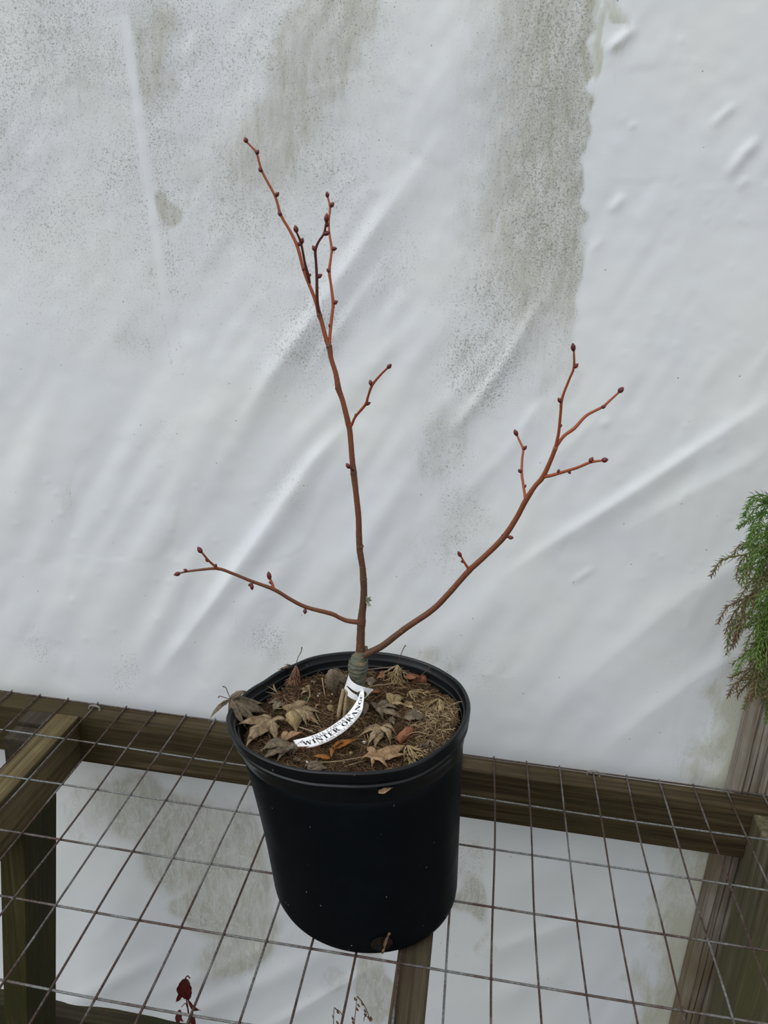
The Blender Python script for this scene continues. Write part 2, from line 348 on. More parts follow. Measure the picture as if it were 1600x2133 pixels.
def build_sheet():
    x0, x1, z0, z1, st = -.42, 1.62, -.745, 1.42, .0042
    nx = int((x1-x0)/st); nz = int((z1-z0)/st)
    X, Z = np.meshgrid(np.linspace(x0, x1, nx), np.linspace(z0, z1, nz)); Y = np.full(X.shape, SHEET_Y)
    P = np.stack([X.ravel(), Y.ravel(), Z.ravel()], 1); px, py = project_np(P)
    hgt = np.zeros(len(P))
    for poly, w, a in FOLDS:
        d, fr, sg = seg_dist(px, py, poly)
        tp = np.clip(np.minimum(fr, 1-fr)*3.2, 0, 1)**.7
        if poly[0][0] in (925, 745, 1620, 1135, 1250, 1220, 820):      # drawn tight: a crisp crest with a long lee side
            ww = w*np.where(sg > 0, .62, 1.35); pr = .6*np.exp(-(d/ww)**2)+.4*np.exp(-d/(ww*.8))
        else:
            ww = w*np.where(sg > 0, 1.0, 1.25); pr = .85*np.exp(-(d/ww)**2)
        hgt += a*tp*pr*(1 + .35*(vnoise(px/70, py/70, 5)-.5))
    # broad billow + fine creases that run with the folds
    ca, sa = math.cos(math.radians(58)), math.sin(math.radians(58))
    u = px*ca - py*sa; v = px*sa + py*ca
    m = np.clip((py-150)/600, .15, 1)
    hgt += m*(.0042*(vnoise(u/420+9, v/95+3, 2)-.5) + .0016*(vnoise(u/170+5, v/40, 3)-.5)) + .005*(vnoise(px/500, py/500, 4)-.5)
    hgt += .0009*(vnoise(px/30, py/30, 6)-.5) + .0016*(vnoise(u/110+2, v/26+7, 9)-.5)*(vnoise(px/260, py/260, 12) > .45)
    # small water-drop bumps on the clean right side
    for k in range(90):
        bx, by = (nrng.uniform(1180, 1560), nrng.uniform(60, 1250)) if k < 60 else (nrng.uniform(20, 600), nrng.uniform(900, 1350))
        d2 = (px-bx)**2+(py-by)**2; hgt += .0011*np.exp(-d2/nrng.uniform(9, 22))
    P[:, 1] -= np.clip(hgt, -.004, .03)
    # ragged lower edge
    low = P[:, 2] < z0+.02
    P[low, 2] += (.012*(vnoise(P[low, 0]*18, P[low, 0]*0, 8)-.5)*(1-(P[low, 2]-z0)/.02))
    # ---- dirt maps
    wob = lambda s, a: a*(vnoise(px/s, py/s, 21)-.5)
    def blob(cx, cy, rx, ry, ang=0, soft=.95):
        c_, s_ = math.cos(math.radians(ang)), math.sin(math.radians(ang)); dx = px-cx+wob(45, 40); dy = py-cy+wob(60, 40)
        r = np.hypot((dx*c_+dy*s_)/rx, (-dx*s_+dy*c_)/ry); return np.clip((1+soft-r)/(1.6*soft), 0, 1)**1.5
    S = lambda a, b, x: np.clip((x-a)/(b-a), 0, 1)
    tan = np.zeros(len(P)); gr = np.zeros(len(P)); al = np.zeros(len(P)); ve = np.zeros(len(P))
    # the long stained panel
    redge = 1238 - py*.04 + wob(30, 26); ledge = 960 - np.clip(py-250, 0, 900)*.10
    band = S(redge+6, redge-10, px)*S(ledge-90, ledge+190, px)*S(1010, 480, py)*S(-400, 0, py)
    dg = S(0, 260, (px-1000)*.75+(1050-py)*.5+40)
    tan = np.maximum(tan, .72*band*dg); gr = np.maximum(gr, .95*band*dg)
    tan = np.maximum(tan, .35*S(redge+6, redge-10, px)*S(880, 1010, px)*S(500, 0, py))
    for cx, cy, rx, ry, an, t, g in [
        (665, 100, 105, 230, 18, .72, .55), (560, 310, 130, 200, 20, .5, .55), (320, 110, 60, 130, 0, .6, .35), (110, 180, 120, 190, 0, .20, .62), (420, 120, 60, 160, 5, .25, .3),
        (180, 420, 190, 230, 0, .24, .45), (330, 520, 70, 130, -8, .25, .75), (352, 425, 24, 38, 0, .75, .5), (420, 470, 130, 160, 0, .25, .55), (600, 470, 110, 170, 10, .22, .55),
        (640, 700, 95, 130, 25, .2, .75), (560, 620, 110, 90, 30, .18, .5), (285, 690, 55, 70, 0, .28, .55), (150, 560, 120, 90, 0, .12, .35), (820, 560, 60, 140, 30, .14, .55), (760, 230, 80, 160, 15, .12, .3),
        (930, 940, 75, 110, 20, .38, .6), (950, 1090, 70, 130, 10, .30, .6), (1010, 760, 100, 120, 25, .25, .85), (880, 1160, 50, 60, 0, .2, .4), (1040, 620, 110, 140, 20, .3, .8),
        (85, 1340, 45, 55, 0, .1, .62), (270, 1400, 40, 60, 0, .15, .6), (560, 1340, 60, 55, 0, .14, .72), (500, 1290, 40, 30, 0, 0, .4), (900, 1370, 90, 40, 0, .38, .5), (140, 1040, 16, 45, 0, .3, .5), (350, 910, 40, 60, 0, .16, .4), (590, 1020, 50, 70, 25, .15, .5), (1010, 1400, 70, 60, 0, .1, .4)]:
        k = blob(cx, cy, rx, ry, an); tan = np.maximum(tan, t*k); gr = np.maximum(gr, g*k)
    gr = np.maximum(gr, (.62+.3*(vnoise(px/80, py/120, 42)-.4))*S(950, 450, py)*S(1000, 700, px)); tan = np.maximum(tan, (.24+.22*(vnoise(px/90, py/170, 41)-.3))*S(850, 350, py)*S(1000, 700, px)); tan = np.maximum(tan*1.15, 0); gr = np.minimum(gr*1.15, 1)
    gr *= 1-.75*np.exp(-(seg_dist(px, py, [(262, 40), (300, 330), (340, 600), (372, 790)])[0]/9)**2)
    tan *= 1-.95*np.exp(-(seg_dist(px, py, [(262, 40), (300, 330), (340, 600), (372, 790)])[0]/8)**2)
    stripe = np.exp(-((seg_dist(px, py, [(262, 60), (300, 330), (340, 600), (372, 770)])[0]-13)/6)**2); gr = np.maximum(gr, .75*stripe)
    # under the bench
    for cx, cy, rx, ry, an, t, g in [(290, 1690, 110, 75, 20, .75, .55), (200, 1640, 60, 40, 0, .35, .5), (370, 1760, 90, 110, -20, .8, .5), (480, 1800, 90, 130, 0, .85, .5), (440, 1900, 80, 60, 0, .75, .45), (520, 1960, 60, 80, 0, .8, .45), (470, 2000, 60, 60, 0, .6, .4),
        (780, 2040, 36, 90, -10, .75, .5), (690, 2050, 40, 30, 0, .35, .3), (985, 1870, 42, 55, 0, .6, .7), (975, 1780, 40, 60, 0, .2, .6), (150, 1700, 40, 60, 0, .2, .5), (1010, 1960, 20, 40, 0, .3, .5)]:
        k = blob(cx, cy, rx, ry, an, .4); tan = np.maximum(tan, t*k); gr = np.maximum(gr, g*k); ve = np.maximum(ve, k); al = np.maximum(al, .33*k)
    # beside the post
    xe = 1545 - .225*(py-1440)
    al = np.maximum(al, .95*S(130, 0, xe-px+wob(40, 70))*S(1150, 1480, py)); gr = np.maximum(gr, .5*S(170, 30, xe-px)*S(1150, 1500, py))
    al = np.maximum(al, .95*np.exp(-((px-redge+14)/26)**2)*S(420, 150, py)*S(.35, .75, vnoise(px/9, py/55, 31))); al = np.maximum(al, .8*blob(1265, 95, 38, 110)*S(.42, .62, vnoise(px/16, py/34, 32)))
    al = np.maximum(al, .35*blob(900, 1385, 90, 30)); al = np.maximum(al, .30*band*dg)
    idx = np.arange(nx*nz).reshape(nz, nx)
    F = np.stack([idx[:-1, :-1], idx[:-1, 1:], idx[1:, 1:], idx[1:, :-1]], -1).reshape(-1, 4)
    me = bpy.data.meshes.new('wall_back'); me.from_pydata(P.tolist(), [], F.tolist())
    for k, v_ in (('tan', tan), ('grime', gr), ('algae', al), ('vein', ve)):
        a = me.attributes.new(k, 'FLOAT', 'POINT'); a.data.foreach_set('value', v_.astype(np.float32))
    me.polygons.foreach_set('use_smooth', [True]*len(me.polygons)); me.materials.append(M['sheet']); me.update()
    o = bpy.data.objects.new('wall_back', me); col.objects.link(o)
    tag(o, 'creased white plastic greenhouse sheet stained with mildew', None, None, 'structure')
build_sheet()
GROUND = -0.83
o = mk('floor', [(-6, -7, GROUND), (7, -7, GROUND), (7, 3, GROUND), (-6, 3, GROUND)], [(0, 1, 2, 3)], M['ground']); tag(o, 'bare dirt ground under the bench', kind='structure')
V, F = box_geo(-.5, 1.7, .012, .058, GROUND-.02, -.738, .004); o = mk('baseboard_back', V, F, M['baseboard']); tag(o, 'dark damp ground board below the plastic sheet', kind='structure')
# weathered frame post with split grain: extruded profile with grooves
def post():
    x0, x1, y0, y1 = 1.028, 1.172, .003, .043
    prof = [(x0, y1), (x0, y1-.008), (x0+.0012, y1-.010), (x0, y1-.013), (x0, y1-.022), (x0+.0018, y1-.0245), (x0, y1-.027), (x0+.001, y0+.002)]
    x = x0+.003
    for g, w in ((.012, .003), (.021, .002), (.034, .004), (.046, .0025), (.060, .003), (.079, .004), (.095, .003), (.118, .003)):
        prof += [(x0+g-w, y0+rng.uniform(0, .0012)), (x0+g, y0+.0045), (x0+g+w*.6, y0+rng.uniform(0, .001))]
    prof += [(x1-.002, y0), (x1, y0+.002), (x1, y1)]
    n = len(prof); V = []; zs = np.linspace(GROUND-.01, 1.42, 40)
    for z in zs:
        for i, (a, b) in enumerate(prof):
            j = .0009*math.sin(z*31+i*1.7)
            V.append((a+(j if b < y0+.01 else 0), b+abs(j)*.5 if b > y0+.003 and b < y0+.006 else b, z))
    F = [(k*n+i, k*n+(i+1) % n, (k+1)*n+(i+1) % n, (k+1)*n+i) for k in range(len(zs)-1) for i in range(n)]
    F += [tuple(range(n-1, -1, -1)), tuple((len(zs)-1)*n+i for i in range(n))]
    o = mk('trim_1', V, F, M['post']); tag(o, 'weathered grey wooden wall post with long split grain', kind='structure')
post()

# ---------------------------------------------------------------- bench of treated lumber with welded wire top
bench = empty('wooden_bench', (.5, -.4, GROUND))
tag(bench, 'rough timber nursery bench topped with rusty welded wire mesh', 'bench')
BX0, BX1, BY0 = -.42, 1.5, -.92
WT = -.0028   # lumber top, wires lie on it
def part(name, geo, mat, parent=bench): return mk(name, geo[0], geo[1], mat, parent)
part('back_rail', box_geo(BX0, BX1, -.038, 0, -.09, WT), M['rail'])
part('front_rail', box_geo(BX0, BX1, BY0, BY0+.038, -.09, WT), M['rail'])
part('cross_joist', box_geo(-.052, -.0125, BY0+.038, -.038, -.09, WT), M['joist'])
part('cross_joist', box_geo(.554, .5915, BY0+.038, -.038, -.09, WT), M['joist2'])
part('cross_joist', box_geo(1.137, 1.175, BY0+.038, -.038, -.09, WT), M['joist2'])
# back legs: 4x4 posts, notched around the joist
part('block', box_geo(-.1, -.0525, -.072, -.0385, -.10, -.004), M['block']); part('block', box_geo(-.1, -.0525, -.110, -.074, -.105, -.010), M['block'])
part('leg', box_geo(-.0515, -.0115, -.208, -.119, GROUND-.005, -.0905, .002, (-.05, 0)), M['leg'])
part('leg', box_geo(1.044, 1.1365, -.127, -.0385, GROUND-.005, -.008, .003, (.012, 0)), M['leg2'])
part('leg', box_geo(-.1, -.0525, BY0+.0385, BY0+.127, GROUND-.005, -.008, .003), M['leg'])
part('leg', box_geo(1.044, 1.1365, BY0+.0385, BY0+.127, GROUND-.005, -.008, .003), M['leg2'])
SP = .0508; WR = .00135
def wave(seed, amp, n):
    r = np.random.RandomState(seed); ph = r.uniform(0, 6.28, 3); fq = r.uniform(3, 9, 3)
    return [amp*sum(math.sin(fq[k]*t*6.28/3+ph[k]) for k in range(3))/1.7 for t in np.linspace(0, 1, n)]
def sag(x, y):
    s = max(0, math.sin((x+.0)/.55*math.pi)**2) if 0 < x < .55 or .59 < x < 1.13 else 0
    return -.0022*s*min(1, -y/.1 if y < 0 else 0)
for i in range(-8, 30):
    n = 30; w1 = wave(100+i, .0011, n); pts = []
    for k in range(n):
        y = .0025 + (BY0-.0025)*k/(n-1); x = i*SP + w1[k]
        pts.append((x, y, sag(x, y)+.0001))
    V, F = tube_geo(pts, [WR]*n, 6)
    part('wire', (V, F), M['wire_rust'] if i % 3 else M['wire_mix'])
for r_ in range(0, 10):
    n = 60; w1 = wave(200+r_, .0014, n); pts = []; yb = -r_*2*SP
    for k in range(n):
        x = BX0+.005 + (BX1-BX0-.01)*k/(n-1); y = yb + w1[k] + (.0003 if r_ == 0 else 0)
        pts.append((x, y, sag(x, y)-.0019))
    V, F = tube_geo(pts, [WR]*n, 6)
    part('wire', (V, F), M['wire_rust'] if r_ == 0 else (M['wire_grey'] if r_ in (1, 2, 5, 8) else M['wire_mix']))
def staple(px, py):
    c = onp(px, py, 2, .001)
    pts = catmull([(c.x-.009, c.y+.001, -.010), (c.x-.0085, c.y, .0015), (c.x-.004, c.y, .0042), (c.x+.004, c.y, .0042), (c.x+.0085, c.y, .0015), (c.x+.009, c.y-.001, -.010)], 5)
    V, F = tube_geo(pts, [.0019]*len(pts), 7); part('staple', (V, F), M['staple'])
staple(197, 1474); staple(1237, 1611)

# ---------------------------------------------------------------- nursery pot
ZR = .2405
RIM = [(690, 1359), (650, 1366), (611, 1382), (548, 1417), (515, 1436), (486, 1464), (468, 1492), (474, 1520), (496, 1550), (560, 1587), (640, 1607), (700, 1610), (790, 1609), (850, 1598), (920, 1560), (965, 1512), (981, 1465), (960, 1420), (900, 1383), (820, 1360), (750, 1355)]
RIM3 = [onp(x, y, 2, ZR) for x, y in RIM]
RC = Vector((.4725, -.283, ZR)); BC = Vector((.503, -.2985, 0)); RB = .1125
NA = 120
ang = np.array([math.atan2(p.y-RC.y, p.x-RC.x) for p in RIM3]); rad = np.array([math.hypot(p.y-RC.y, p.x-RC.x) for p in RIM3])
od = np.argsort(ang); ang = ang[od]; rad = rad[od]
th = np.linspace(-math.pi, math.pi, NA, endpoint=False)
RT_ = np.interp(th, np.concatenate([ang-2*math.pi, ang, ang+2*math.pi]), np.tile(rad, 3))
for _ in range(2): RT_ = (np.roll(RT_, 1)+2*RT_+np.roll(RT_, -1))/4
RMEAN = RT_.mean()-.0065
def pot_ring(z, dr, scale=1.0):
    s = max(0, z/ZR); c = BC.lerp(RC, s); dent = (RT_-RT_.mean())*s**2.2
    R = RB+(RMEAN-RB)*s+dent+dr
    return [(c.x+math.cos(t)*r*scale, c.y+math.sin(t)*r*scale, z) for t, r in zip(th, R)]
def rings_geo(rings, closed_first=False):
    V = []; F = []; n = NA
    for r in rings: V += r
    for k in range(len(rings)-1):
        for i in range(n): F.append((k*n+i, k*n+(i+1) % n, (k+1)*n+(i+1) % n, (k+1)*n+i))
    if closed_first: F.append(tuple(range(n-1, -1, -1)))
    return V, F
pot = empty('nursery_pot', (BC.x, BC.y, .0013))
tag(pot, 'black plastic nursery pot with a dented rim standing on the wire', 'pot')
Z0 = .0013
wall = [(Z0, -.012), (Z0+.0005, -.007), (Z0+.003, -.0025), (Z0+.008, -.0006), (.016, 0)] + [(z, 0) for z in np.linspace(.03, .19, 10)] + [(.2045, 0), (.2065, -.003), (.19, -.0045), (.14, -.005)]
V, F = rings_geo([pot_ring(z, d) for z, d in wall], True); mk('pot_wall', V, F, M['pot'], pot, smooth=True)
lip = [(.2005, -.0008), (.2022, .0008), (.2040, .0012), (.2100, .0016), (.2175, .0026), (.219, .0034), (.2200, .0052), (.2235, .0055), (.2245, .0046), (.2252, .0040), (.2275, .0040), (.2285, .0048), (.2295, .0062), (.2365, .0065), (.239, .0062), (.2403, .0050), (.2403, .0028), (.2390, .0014),
       (.2340, .0006), (.2325, -.0002), (.2318, -.0018), (.2260, -.0022), (.2245, -.0026), (.2236, -.0042), (.2170, -.0046), (.2155, -.0056), (.2100, -.0060), (.185, -.0065)]
V, F = rings_geo([pot_ring(z, d) for z, d in lip]); mk('rim', V, F, M['rim'], pot, smooth=True).data.set_sharp_from_angle(angle=math.radians(28))
# drainage hole with soil showing near the base
hp = onp(790, 1966, 1, -.4); 
d = ray(795, 1965)
best = min((abs(math.hypot((CAM+d*t).x-BC.x, (CAM+d*t).y-BC.y)-RB-.0005), t) for t in np.linspace(.7, 1.1, 400) )
HP = CAM+d*best[1]; nrm = Vector((HP.x-BC.x, HP.y-BC.y, 0)).normalized(); tgt = Vector((-nrm.y, nrm.x, 0))
V = [HP+nrm*.0006]; F = []
for k in range(20):
    a = 2*math.pi*k/20; V.append(HP+nrm*.0006+tgt*(.0125*math.cos(a))+Vector((0, 0, .010*math.sin(a))))
F = [(0, 1+k, 1+(k+1) % 20) for k in range(20)]
o = mk('drain_hole', V, F, M['hole'], pot)

# ---------------------------------------------------------------- soil
def soil_h(x, y):
    r = math.hypot(x-.58, y+.27)
    h = .2165 + .006*math.exp(-(math.hypot(x-.40, y+.24)/.06)**2) + .013*math.exp(-(r/.055)**2) + .003*math.sin(x*70+1)*math.sin(y*63) - .004*math.exp(-(math.hypot(x-.44, y+.235)/.03)**2)
    return h + .005*math.exp(-(math.hypot(x-.47, y+.24)/.03)**2)
NR = 36; ringin = pot_ring(.217, -.0075); c0 = BC.lerp(RC, .217/ZR)
V = [(c0.x, c0.y, soil_h(c0.x, c0.y))]; F = []
for k in range(1, NR+1):
    for (x, y, z) in ringin:
        f = k/NR; xx = c0.x+(x-c0.x)*f; yy = c0.y+(y-c0.y)*f
        V.append((xx, yy, soil_h(xx, yy)+rng.uniform(-.0016, .0016)-(.004 if k == NR else 0)))
F += [(0, 1+i, 1+(i+1) % NA) for i in range(NA)]
for k in range(NR-1):
    for i in range(NA): F.append((1+k*NA+i, 1+(k+1)*NA+i, 1+(k+1)*NA+(i+1) % NA, 1+k*NA+(i+1) % NA))
soil = mk('potting_soil', V, F, M['soil'], None, (c0.x, c0.y, .2), True); tag(soil, 'brown fibrous coir potting soil filling the black pot', 'soil', None, 'stuff')
def inside(x, y, k=1.0):
    t = math.atan2(y-c0.y, x-c0.x); i = int((t+math.pi)/(2*math.pi)*NA) % NA
    q = ringin[i]; return math.hypot(x-c0.x, y-c0.y) < k*math.hypot(q[0]-c0.x, q[1]-c0.y)
V = []; F = []; tone = []
for s in range(13000):
    while True:
        a = rng.uniform(0, 6.283); q = math.sqrt(rng.random())*.125; x = c0.x+q*math.cos(a); y = c0.y+q*math.sin(a)
        if inside(x, y, .985): break
    mound = math.exp(-(math.hypot(x-.575, y+.275)/.05)**2); base_t = rng.random()**1.5*.85*(.8+.4*mound)+.22*mound
    L = rng.uniform(.005, .017)*(1 if rng.random() < .93 else 2.2); a = rng.uniform(0, 6.283); bend = rng.uniform(-1.6, 1.6); lift = rng.uniform(-.1, .75)*(1.0 if rng.random() < .3 else .35)
    w = rng.uniform(.0002, .00048); p = Vector((x, y, soil_h(x, y)+rng.uniform(-.001, .002+.003*mound))); b0 = len(V)
    for k in range(5):
        dirv = Vector((math.cos(a), math.sin(a), lift)); sd_ = Vector((-math.sin(a), math.cos(a), 0))*w*(1 if k < 4 else .3)
        V += [p-sd_, p+sd_, p+Vector((0, 0, w*1.4))]; tone += [min(1, base_t)]*3
        p = p+dirv*L/4; a += bend/4; lift -= .28
        if not inside(p.x, p.y, .995): a += 2.2
    for k in range(4):
        i = b0+k*3
        F += [(i, i+3, i+5, i+2), (i+2, i+5, i+4, i+1)]
mk('coir_fibre', V, F, M['fibre'], soil, attrs={'tone': tone})['kind'] = 'stuff'
def blobs(name, spots, mat, r0, r1):
    V = []; F = []
    for (x, y) in spots:
        z = soil_h(x, y); r = rng.uniform(r0, r1); bm = bmesh.new(); bmesh.ops.create_icosphere(bm, subdivisions=1, radius=r)
        o0 = len(V); V += [Vector((x, y, z+r*.6))+v.co*rng.uniform(.75, 1.15) for v in bm.verts]; bm.verts.index_update(); F += [tuple(v.index+o0 for v in f.verts) for f in bm.faces]; bm.free()
    o = mk(name, V, F, mat, soil); o['kind'] = 'stuff'; return o
def soil_pt(px, py, dz=0.0):
    P = onp(px, py, 2, .2165)
    for _ in range(4): P = onp(px, py, 2, soil_h(P.x, P.y)+dz)
    return P
sp = [soil_pt(*q) for q in ((666, 1446), (662, 1452), (672, 1484), (690, 1463), (692, 1448), (757, 1546), (760, 1549), (808, 1433), (640, 1590), (545, 1565), (720, 1410), (800, 1515), (648, 1524), (845, 1518))]
blobs('perlite', [(p.x, p.y) for p in sp], M['perlite'], .0012, .0022)
p = soil_pt(636, 1459); blobs('fertiliser_prill', [(p.x, p.y)], M['prill'], .0022, .0026)

# ---------------------------------------------------------------- linden sapling
HN = Vector((-FW.x, -FW.y, 0)).normalized()      # towards the camera, horizontal
TB = soil_pt(740, 1478)                          # trunk foot
def T(px, py, off=0.0): return on_plane(px, py, TB+HN*off, HN)
tree = empty('linden_sapling', TB)
tag(tree, 'bare young linden sapling with orange twigs and dark red buds', 'sapling')
PATHS = {}       # centre line of every shoot as (px, py, offset from the tree plane)
def off_near(x, y, names=None):
    best = (1e9, 0.0)
    for k, P in PATHS.items():
        if names and k not in names: continue
        for (a, b) in zip(P[:-1], P[1:]):
            dx, dy = b[0]-a[0], b[1]-a[1]; t = max(0, min(1, ((x-a[0])*dx+(y-a[1])*dy)/(dx*dx+dy*dy))); d = math.hypot(x-a[0]-dx*t, y-a[1]-dy*t)
            if d < best[0]: best = (d, a[2]+(b[2]-a[2])*t)
    return best[1]
def branch(name, pts, mat, off0=0.0, off1=0.0, parent=tree, label=None, sides=10, n=6, age=None, rough=.035):
    """pts: (px, py, diameter px)"""
    L = [0]
    for a, b in zip(pts[:-1], pts[1:]): L.append(L[-1]+math.hypot(a[0]-b[0], a[1]-b[1]))
    if name in ('branch', 'bark_ring'):              # a shoot starts on the shoot that bears it
        o0 = off_near(pts[0][0], pts[0][1]); off1 += o0-off0; off0 = o0
        if name == 'bark_ring': off1 = off0
    P = []
    for (x, y, w), l in zip(pts, L):
        q = T(x, y, off0+(off1-off0)*(l/L[-1])); P.append((q.x, q.y, q.z, w*.5*depth(q)/FPX))
    C = catmull(P, n); V, F = tube_geo([c[:3] for c in C], [max(.0004, c[3]) for c in C], sides, True, rough)
    ages = []
    for c in C:
        a = min(1, max(0, (c[3]-.0016)/.0022)) if age is None else age
        ages += [a]*sides
    o = mk(name, V, F, mat, parent, smooth=True, attrs={'age': ages})
    if label: o['label'] = label
    if name in ('branch', 'trunk'): PATHS[o.name] = [(x, y, off0+(off1-off0)*(l/L[-1])) for (x, y, w), l in zip(pts, L)]
    return o
def egg_geo(P, d, L, w):
    """pointed bud: revolve profile along d"""
    prof = [(0, .35), (.12, .72), (.35, 1.0), (.6, .92), (.82, .55), (1.0, .04)]
    pts = [P+d*(L*(a-.05)) for a, _ in prof]; return tube_geo(pts, [w*b for _, b in prof], 8)
def bud(parent, x, y, dx, dy, Lp=11, wp=8.5, off=0.0):
    """bud base at px (x,y), pointing (dx,dy) in the picture"""
    off = off_near(x, y, (parent.name,)); P = T(x, y, off); l = math.hypot(dx, dy); Q = T(x+dx/l*Lp, y+dy/l*Lp, off+.001); d = (Q-P); s = depth(P)/FPX
    V, F = egg_geo(P, d.normalized(), d.length*1.22, wp*.58*s)
    mk('bud', V, F, M['bud'], parent, smooth=True)
# rootstock with graft union
branch('rootstock', [(736, 1505, 40), (739, 1480, 37), (742, 1455, 34), (745, 1428, 31), (747, 1412, 32), (746, 1404, 36), (746, 1400, 39), (746, 1397, 38), (746, 1393, 42), (746, 1389, 39), (746, 1385, 42), (746, 1381, 38.5), (747, 1377, 39), (747, 1373, 33), (749, 1368, 28), (750, 1362, 22), (751, 1354, 17)], M['stock'], 0, 0, label='knobbly greenish rootstock with swollen graft union', sides=18, n=5, rough=.05)
branch('stem_base', [(742, 1447, 35), (740, 1462, 37), (737, 1480, 40), (735, 1506, 44)], M['root'], .001, .002, label='pale tan base of the stem', sides=18, n=5, rough=.05)
branch('root', [(716, 1436, 8), (712, 1455, 9), (708, 1475, 9), (703, 1503, 8)], M['root'], .012, .018)
branch('root', [(724, 1440, 7), (721, 1458, 8), (719, 1478, 8), (716, 1505, 7)], M['root'], .013, .02)
trunk = branch('trunk', [(750, 1368, 20), (751, 1345, 18.5), (752, 1310, 17), (753, 1297, 18.5), (754, 1280, 16), (757, 1255, 15), (758, 1225, 14), (757, 1207, 14.5), (755, 1180, 13), (749, 1140, 13.5), (747, 1080, 12.5), (742, 1030, 12), (737, 987, 13.5), (734, 960, 12), (729, 900, 11.5), (725, 880, 12), (714, 835, 10.5), (705, 809, 12.5), (700, 780, 10.5), (690, 747, 10), (686, 722, 12), (680, 708, 9.5), (670, 670, 9), (666, 658, 10.5), (660, 635, 8)], M['bark'], 0, -.02, label='straight brown trunk', sides=14)
leader = branch('branch', [(664, 650, 8), (655, 620, 7.5), (645, 595, 7), (632.5, 562.5, 6.5), (620, 515, 7), (605, 482.5, 6), (585, 447.5, 6), (572.5, 407.5, 5.2), (546, 357, 5), (535, 320, 4.8), (524, 306, 4), (514, 296, 3.6)], M['bark'], -.019, -.03, label='orange leading shoot', age=.05)
for b in ((514, 297, -3, -8, 11, 9), (534, 321, 3, -6, 9, 8), (546, 358, -5, -6, 10, 8), (574, 409, 5, -6, 10, 8), (586, 450, -5, -8, 11, 8), (623, 512, 2, -7, 9, 8), (633, 565, -2, -9, 8, 6)): bud(leader, *b, off=-.024)
tw = branch('branch', [(645, 590, 6), (642, 575, 7), (635, 547, 5.5), (629, 515, 5), (625, 500, 5), (617, 482, 4)], M['bark_dark'], -.012, .015, label='dark maroon twig', age=.3)
bud(tw, 618, 484, -2, -9, 14, 9.5, .014); bud(tw, 627, 508, 2, -6, 12, 8.5, .012); bud(tw, 643, 575, 3, -3, 6, 6, -.005)
tw = branch('branch', [(666, 656, 8), (661, 630, 7), (660, 580, 6), (658.5, 547, 5.5), (657, 522, 6), (664, 503, 5), (675, 486, 5), (680, 462, 4.5)], M['bark_dark'], -.019, .012, label='dark maroon twig', age=.25)
for b in ((680, 463, .5, -9, 17, 9.5), (657, 523, -4, -8, 12, 8), (661, 578, 6, -4, 11, 8), (674, 488, 6, -2, 13, 9), (681, 472, 2, -5, 8, 6)): bud(tw, *b, off=.0)
tw = branch('branch', [(686, 722, 7), (688, 690, 6.8), (692.5, 650, 6.5), (694, 630, 7), (689, 590, 5.5), (686, 565, 6.3), (689.5, 535, 5), (691, 517.5, 5.5), (686, 485, 4.6), (685, 460, 4.4), (687.5, 432, 4.6), (682.5, 409, 3.6)], M['bark'], -.018, -.055, label='upright orange twig', age=.0)
for b in ((682.5, 411, -1, -8, 11, 7.5), (688, 431, 4, -5, 11, 8.5), (691, 519, 7, -1, 10, 8), (687, 567, -4, -5, 9, 7.5), (694, 632, 6, -3, 10, 8), (687, 683, -1, -6, 8, 4)): bud(tw, *b, off=-.04)
tw = branch('branch', [(728, 890, 8), (733, 884, 6), (741, 867, 5.5), (761, 843, 6), (767, 825, 5), (775.6, 802, 5.4), (793.6, 780, 4.6), (808, 766, 4.5)], M['bark'], -.012, .03, label='short orange side twig', age=.0)
for b in ((807, 767, 5, -5, 11, 8), (774, 803, -2, -7, 11, 8), (761, 843, 7, -3, 11, 7), (741, 868, 0, -5, 6, 5)): bud(tw, *b, off=.02)
tw = branch('branch', [(738, 984, 7), (735, 978, 5), (727, 973, 3.6)], M['bark_dark'], .004, .012, age=.1); bud(tw, 728, 975, -4, -6, 11, 8, .013)
tw = branch('branch', [(748, 1070, 4), (751.5, 1067, 4)], M['bark_dark'], 0, 0); tw = branch('branch', [(758, 1186, 4), (762, 1184, 4)], M['bark_dark'], 0, 0)
tw = branch('branch', [(757, 1364, 9), (762, 1352, 8), (763, 1346, 6)], M['stock'], -.004, -.006, label='cut mossy stub')
for x, y, w in ((704.5, 808, 13), (737, 986, 14.5), (751, 1139, 14.5), (757.5, 1207, 15.5), (686, 722, 13), (666, 657, 11.5), (753, 1298, 19)):
    branch('bark_ring', [(x-1.2, y-2.6, w-1.5), (x-.6, y-1, w), (x, y+1, w), (x+.6, y+2.6, w-1.5)], M['bark_dark'], -.02*(1368-y)/740, -.02*(1368-y)/740, age=1.0, sides=14, n=2)
# lichen tuft on the trunk
V = []; F = []
for k in range(9):
    c = T(764+rng.uniform(-2, 9), 1250+rng.uniform(-10, 12), rng.uniform(-.002, .005)); a = T(762, 1252, 0)
    d = (c-a); s = Vector((rng.uniform(-1, 1), rng.uniform(-1, 1), rng.uniform(-1, 1))).normalized()*.0022; i = len(V)
    V += [a, a+d*.6+s, c+d*.3, a+d*.6-s+Vector((0, -.001, 0))]; F += [(i, i+1, i+2), (i, i+2, i+3)]
mk('lichen', V, F, M['lichen'], tree)['label'] = 'small grey green tuft on the trunk'
